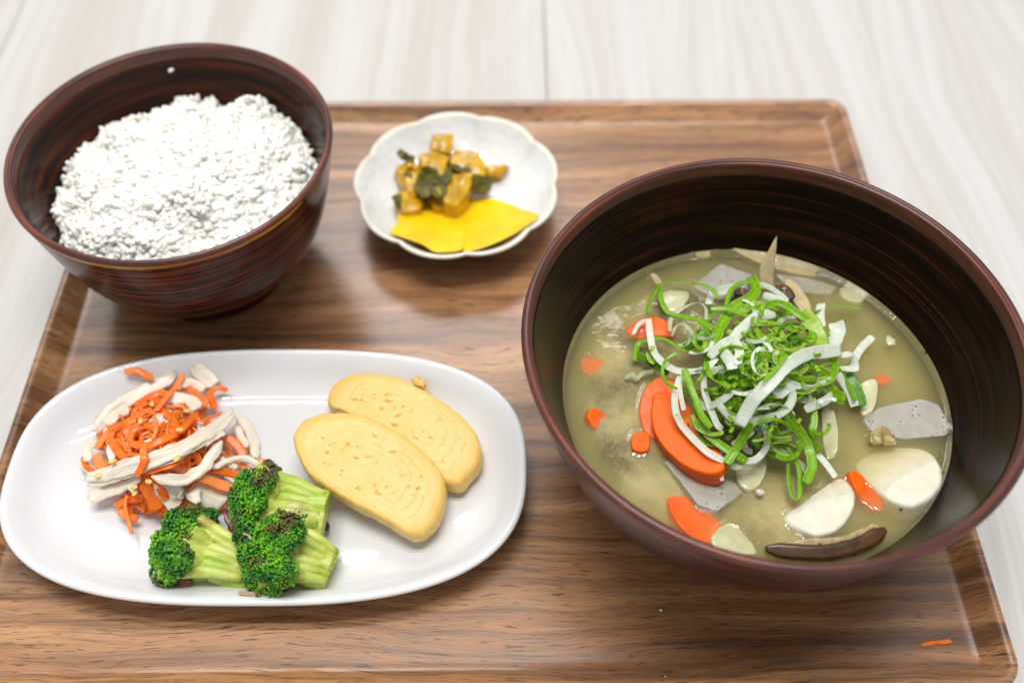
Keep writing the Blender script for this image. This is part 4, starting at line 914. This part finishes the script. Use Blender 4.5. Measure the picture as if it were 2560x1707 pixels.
for k in range(NQ):
    for a in range(NB):
        r = (rs - .0006)*(k + .02)/(NQ - 1); x, y = r*cos(2*pi*a/NB), r*sin(2*pi*a/NB); f = r/rs
        n1 = noise.noise(Vector((x*34, y*34, 4))); n2 = noise.noise(Vector((x*85, y*85, 9))); n3 = noise.noise(Vector((x*260, y*260, 2)))
        edge_ = max(0, (f - .80)/.20); d = .0036 + .0040*n1 + .0026*n2 + .0005*n3 + .016*edge_*edge_ + .045*x
        z = SZ0 - FLOOR - max(.0009, d)
        if k > NQ*.7:
            q_ = min(1.0, (inner_r(z + FLOOR) - .0012)/r); z = max(z, SZ0 - FLOOR - .02)
            x, y = x*q_, y*q_
        vs.append((x, y, z))
fs = [(k*NB + a, (k + 1)*NB + a, (k + 1)*NB + (a + 1) % NB, k*NB + (a + 1) % NB) for k in range(NQ - 1) for a in range(NB)]
link('miso_cloud', vs, fs, M['cloud'], soup, kind='stuff')
rnd = random.Random(5); b = Bag()
for k in range(900):
    r = rs*sqrt(rnd.random())*.95; a = rnd.random()*2*pi
    s = rnd.uniform(.00008, .0002); b.ell(Matrix.Translation((r*cos(a), r*sin(a), SZ0 - FLOOR - rnd.uniform(.0003, .0015))) @ Matrix.Diagonal((s, s, s, 1)), 1)
b.build('miso_particles', M['onion'], soup, kind='stuff')
rb_r = random.Random(41)
EXTRA = [(840 + (690 + rb_r.uniform(-18, 4))*cos(a), 870 + (555 + rb_r.uniform(-14, 4))*sin(a), rb_r.uniform(.00035, .0007)) for a in [rb_r.uniform(-.75, .9) for _ in range(26)]]
for (x, y, r) in ((1418, 705, .0011), (1490, 975, .0007), (1478, 1000, .0006), (1350, 610, .0006), (1240, 500, .0005), (150, 925, .0008), (1050, 1338, .0008), (1210, 715, .0006), (1000, 1388, .0006), (1445, 1195, .0006), (1520, 945, .0006), (1180, 1215, .0005), *EXTRA):
    b = Bag(); b.ell(Matrix.Diagonal((r, r, r*.7, 1)), 2); o = b.build('soup_bubble', M['bubble']); o.location = Z6(x, y, .0001)
    tag(o, ('larger' if r > .0007 else 'tiny') + ' clear bubble floating on the miso soup ' + where(x, y, 840, 880, 700, 560, 'the bowl'), 'bubble', 'bubbles on the soup')

# ------------------------------------------------------------------ scallion heap
def mound(x, y): return .0012 + .0235*exp(-(((x - 880)/430)**2 + ((y - 700)/420)**2)*1.1)
SC = [  # path in zoom-7 px, width px, material, edge-on?, layer dz, label
 ('g', 28, 1, [(200, 340), (220, 250), (290, 150), (400, 140), (520, 150), (600, 180), (645, 240)], .004, 'angular thin green scallion loop at the left back of the heap'),
 ('g', 30, 1, [(275, 150), (280, 230), (330, 330), (440, 360), (540, 390), (610, 430)], .003, 'green scallion strand hanging from the angular loop at the left back'),
 ('p', 26, 1, [(340, 450), (350, 370), (430, 300), (520, 270), (570, 310), (570, 380)], .002, 'pale green scallion arch left of the heap'),
 ('p', 24, 1, [(355, 480), (380, 420), (430, 405), (480, 470), (450, 530), (390, 540)], .001, 'oval pale scallion ring lying left of the heap'),
 ('g', 32, 1, [(120, 640), (140, 540), (210, 500), (310, 500), (430, 570), (510, 570)], .001, 'green scallion arc at the far left over the soup'),
 ('d', 40, 0, [(130, 600), (240, 660), (330, 720)], .001, None),
 ('p', 30, 0, [(55, 745), (100, 725), (130, 750), (170, 720), (235, 705)], .0, 'crumpled pale scallion end at the far left above the carrot'),
 ('g', 26, 1, [(695, 290), (730, 185), (800, 140), (850, 140)], .002, None),
 ('w', 60, 0, [(640, 200), (720, 185), (810, 175)], .0, 'white scallion scrap at the back of the heap beside the konjac'),
 ('w', 50, 0, [(620, 190), (600, 230), (585, 280)], .0, None),
 ('g', 70, 0, [(850, 105), (885, 180), (850, 240), (760, 290), (690, 370), (640, 470), (605, 570)], .001, 'wide bright green scallion strip arching over the back left of the heap'),
 ('w', 34, 0, [(880, 150), (960, 170), (1040, 220), (1085, 265)], .001, 'thin white scallion strip at the back of the heap by the mushroom'),
 ('w', 50, 0, [(930, 225), (990, 240), (1060, 260)], .002, None),
 ('l', 60, 0, [(790, 330), (860, 290), (960, 290), (1020, 310)], .0, None),
 ('g', 34, 0, [(595, 310), (700, 312), (800, 345), (900, 385), (960, 390)], .004, 'pointed green scallion strip reaching left across the back of the heap'),
 ('d', 60, 0, [(430, 545), (500, 520), (570, 465)], .0, None),
 ('d', 50, 0, [(515, 450), (560, 560), (640, 650)], .0, None),
 ('d', 60, 0, [(830, 560), (880, 500), (920, 470)], -.004, None), ('d', 60, 0, [(560, 700), (640, 740), (760, 730)], -.003, None),
 ('d', 55, 0, [(600, 870), (680, 800), (760, 760)], -.001, None), ('d', 60, 0, [(700, 900), (790, 850), (900, 820)], -.002, None),
 ('g', 46, 0, [(780, 605), (900, 600), (1010, 600), (1080, 600), (1165, 555)], .004, 'green scallion strip lying level across the middle of the heap'),
 ('d', 60, 0, [(860, 650), (960, 620), (1065, 590)], .002, None),
 ('g', 50, 0, [(700, 670), (800, 690), (900, 680)], .003, None),
 ('l', 45, 1, [(1010, 420), (1055, 500), (1040, 570), (960, 570)], .003, None),
 ('g', 32, 1, [(880, 410), (1000, 400), (1100, 440), (1190, 465)], .003, None),
 ('g', 28, 1, [(890, 430), (910, 490), (975, 485)], .003, None),
 ('g', 50, 0, [(790, 785), (880, 770), (940, 800)], .002, None),
 ('g', 30, 1, [(720, 1000), (740, 1090), (700, 1135)], .0, None),
 ('d', 55, 0, [(1100, 420), (1140, 520), (1180, 620), (1240, 710)], .001, None),
 ('g', 46, 0, [(945, 285), (1040, 275), (1150, 340), (1260, 420), (1345, 490)], .004, 'green scallion strip sloping along the back right of the heap'),
 ('w', 70, 0, [(1005, 335), (900, 355), (810, 425), (735, 510)], .004, 'white scallion strip curving over the middle back of the heap'),
 ('l', 105, 0, [(1170, 330), (1240, 410), (1285, 500), (1290, 600)], .004, 'broad yellowish green scallion leaf at the back right of the heap'),
 ('g', 32, 1, [(1240, 330), (1310, 310), (1400, 288), (1545, 308)], .001, 'thin green scallion sprig pointing right at the back of the heap'),
 ('w', 55, 0, [(1298, 275), (1290, 340), (1300, 420)], .002, 'short upright white scallion piece at the back right of the heap'),
 ('w', 95, 0, [(1385, 395), (1400, 460), (1360, 540)], .001, 'square white scallion piece on the right of the heap'),
 ('w', 50, 0, [(1500, 650), (1540, 570), (1625, 485)], .001, 'white scallion strip pointing to the right wall of the bowl'),
 ('g', 50, 1, [(1375, 610), (1378, 700), (1340, 775), (1260, 790)], .003, None),
 ('g', 42, 0, [(1080, 715), (1170, 755), (1265, 755)], .004, None),
 ('g', 80, 0, [(1305, 770), (1380, 850), (1450, 880)], .001, 'broad hollow green scallion piece at the right of the heap'),
 ('w', 55, 0, [(1400, 720), (1470, 820), (1510, 925)], .0005, 'white scallion strip slanting down at the far right of the heap'),
 ('g', 24, 1, [(1410, 690), (1470, 790), (1515, 890)], .002, None),
 ('d', 62, 0, [(1460, 715), (1515, 800), (1560, 920)], .0005, 'dark green scallion piece hanging at the far right of the heap'),
 ('g', 46, 0, [(1240, 870), (1252, 1000), (1240, 1080), (1260, 1140)], .001, 'green scallion strip hanging straight down the right front of the heap'),
 ('w', 90, 0, [(1000, 850), (1080, 790), (1150, 770)], .003, 'broad translucent white scallion piece in the right middle of the heap'),
 ('w', 42, 0, [(1100, 780), (1180, 805), (1260, 805), (1360, 755)], .003, None),
 ('w', 52, 0, [(1195, 945), (1290, 905), (1370, 855)], .002, 'short white scallion strip at the right front of the heap'),
 ('p', 40, 1, [(1130, 860), (1160, 890), (1220, 880), (1220, 820)], .001, None),
 ('g', 34, 0, [(990, 1010), (1010, 1080), (1035, 1120)], .001, None),
 ('l', 36, 0, [(960, 1105), (1030, 1135), (1110, 1125)], .002, 'yellow green scallion sliver at the front of the heap'),
 ('p', 40, 0, [(960, 1180), (1060, 1220), (1160, 1290), (1210, 1340)], .0, None),
 ('d', 34, 1, [(850, 1120), (920, 1190), (1000, 1240), (1085, 1255)], .001, None),
 ('g', 58, 0, [(1060, 960), (1150, 1070), (1215, 1180), (1240, 1300), (1200, 1410)], .003, 'wide green scallion strip curling down at the front right of the heap'),
 ('g', 28, 1, [(1085, 1180), (1150, 1290), (1162, 1400), (1155, 1500), (1115, 1490), (1095, 1400), (1090, 1260)], .0015, 'long narrow green scallion loop hanging lowest at the front'),
 ('g', 36, 0, [(1180, 1120), (1270, 1180), (1300, 1195)], .002, None),
 ('w', 36, 0, [(1275, 1225), (1330, 1290), (1388, 1372)], .0005, 'short white scallion strip alone at the front right on the soup'),
 ('w', 38, 0, [(640, 620), (570, 700), (555, 800), (590, 920), (640, 1040), (672, 1065)], .004, 'white scallion strip hanging down the left front of the heap'),
 ('g', 30, 1, [(570, 640), (590, 720), (680, 780), (725, 805)], .005, None),
 ('w', 46, 0, [(520, 700), (600, 700), (690, 690)], .003, None),
 ('w', 44, 0, [(205, 370), (215, 470), (240, 580), (310, 660), (410, 705), (530, 700)], .0035, 'long white scallion strip curving along the left of the heap'),
 ('w', 26, 0, [(190, 380), (140, 410), (110, 470)], .002, None),
 ('w', 42, 0, [(500, 880), (560, 925), (650, 900), (740, 830)], .003, None),
 ('w', 42, 0, [(405, 735), (372, 850), (378, 960), (420, 1050), (500, 1140), (590, 1220), (690, 1272)], .0055, 'long white scallion strip curving over the big carrot slice'),
 ('w', 30, 0, [(395, 760), (410, 860), (430, 950)], .005, 'short white scallion end lying on the big carrot slice'),
 ('g', 42, 0, [(430, 690), (470, 790), (510, 900), (545, 990), (600, 1060)], .006, 'green scallion strip hanging down over the big carrot slice'),
 ('l', 32, 1, [(480, 980), (520, 1060), (600, 1100), (680, 1090)], .005, None),
 ('g', 46, 0, [(510, 1010), (560, 1080), (650, 1160), (740, 1220), (825, 1272)], .005, 'green scallion strip running to the lower front of the heap'),
 ('d', 30, 1, [(520, 1080), (560, 1150), (620, 1170)], .004, None),
 ('p', 50, 0, [(720, 1290), (760, 1300), (800, 1290)], .003, None),
 ('w', 40, 0, [(735, 1170), (800, 1130), (865, 1075)], .004, None),
 ('w', 24, 0, [(660, 1210), (650, 1290), (672, 1395)], .003, 'thin translucent scallion thread dangling onto the konjac'),
 ('w', 40, 0, [(800, 1272), (870, 1265), (930, 1215), (958, 1130), (930, 1040), (870, 980)], .004, 'white scallion strip bending in a loop at the front of the heap'),
 ('g', 52, 0, [(700, 1285), (755, 1200), (810, 1110), (848, 1025)], .0065, 'straight green scallion strip crossing at the front of the heap'),
 ('w', 48, 0, [(650, 920), (720, 990), (800, 1030), (900, 1012), (1020, 980), (1090, 925), (1115, 850), (1075, 785)], .005, 'long white scallion strip sweeping round the front of the heap'),
 ('w', 52, 0, [(590, 615), (660, 545), (740, 505), (780, 580), (765, 660)], .007, 'bent white scallion strip folded on the left top of the heap'),
 ('w', 66, 0, [(680, 580), (720, 640), (740, 690)], .006, None),
 ('w', 52, 1, [(1425, 610), (1495, 595), (1505, 680), (1425, 690)], .003, 'curled white scallion ring at the far right of the heap'),
 ('w', 78, 0, [(1425, 570), (1320, 580), (1215, 592), (1090, 660), (1000, 750), (900, 850), (830, 950), (780, 1045)], .008, 'widest white scallion strip running diagonally over the top of the heap'),
 ('g', 20, 1, [(930, 765), (1000, 705), (1080, 600)], .0095, 'thin green scallion thread lying along the widest white strip'),
]
rnd = random.Random(21)
for i in range(112):
    x, y = rnd.gauss(890, 200), rnd.gauss(720, 200); r = rnd.uniform(45, 110); a0 = rnd.random()*6.28; sp = rnd.uniform(1.8, 4.6); e = rnd.uniform(.5, 1)
    SC.append((rnd.choice('ggggggdlllwp'), rnd.uniform(26, 48), rnd.random() < .35, [(x + r*cos(a0 + sp*k/5), y + r*e*sin(a0 + sp*k/5)) for k in range(6)], rnd.uniform(-.006, .003), None))
for i in range(84):
    x, y = rnd.gauss(900, 190), rnd.gauss(730, 190); r = rnd.uniform(60, 150); a0 = rnd.random()*6.28; sp = rnd.uniform(.9, 2.6); e = rnd.uniform(.4, 1)
    SC.append((rnd.choice('ggggdlwp'), rnd.uniform(18, 26), rnd.random() < .6, [(x + r*(cos(a0 + sp*k/5) - cos(a0 + sp/2)), y + r*e*(sin(a0 + sp*k/5) - sin(a0 + sp/2))) for k in range(6)], rnd.uniform(.002, .008), None))
MT = {'g': ('scallion_green', 'green'), 'd': ('scallion_dark', 'dark green'), 'l': ('scallion_lime', 'yellow green'), 'w': ('scallion_white', 'white'), 'p': ('scallion_pale', 'pale green')}
rnd = random.Random(4)
for i, (c, wp, edge, q, dz, lab) in enumerate(SC):
    pts = []
    for k, (x, y) in enumerate(q):
        pts.append(Z7(x, y, max(.0004, mound(x, y) + dz + .0008*sin(k*1.7 + i))))
    nr = Vector((-.24, -.54, .81)) if not edge else Vector((rnd.uniform(-.6, .6), .35, .7))
    o = ribbon('scallion_shred', pts, max(wp, 18)*.0000555*(1.25 if edge else 1.08), .00028, M[MT[c][0]], nrm=nr, roll=rnd.uniform(-.25, .25), twist=rnd.uniform(-.6, .6), rag=.16, taper=.8, n=34, cup=rnd.uniform(-.10, .14), seed=i)
    x, y = q[len(q)//2]
    if not lab: lab = MT[c][1] + (' wide ' if wp > 46 else ' thin ') + shape(q) + ' scallion shred ' + where(x, y, 870, 760, 640, 560, 'the soup heap')
    tag(recenter(o), lab, 'scallion', 'scallion shreds heaped on the soup')

# ================================================================== crumbs on the tray
o = ribbon('carrot_scrap', [P(2300, 1612, FLOOR + .0002), P(2335, 1606, FLOOR + .0003), P(2368, 1604, FLOOR + .0006), P(2378, 1603, FLOOR + .0006)], .0016, .0006, M['carrot_shred'], rag=.4, taper=.2, n=14)
tag(recenter(o), 'small red orange carrot scrap on the tray near its front right corner', 'scrap')
rnd = random.Random(8)
for (x, y, s, lab) in ((2497, 1657, .0010, 'pale yellow crumb in the front right corner of the tray'), (1652, 1524, .0006, 'tiny white crumb on the tray below the soup bowl'), (1664, 1691, .0005, 'tiny white crumb at the front edge of the tray')):
    z = FLOOR + s*.5 if y < 1640 else FLOOR + .0045
    if x > 2400: z = FLOOR + .0035
    tag(blob('crumb', P(x, y, z), s, s*.8, s*.6, M['crumb'], rough=.0003), lab, 'crumb')
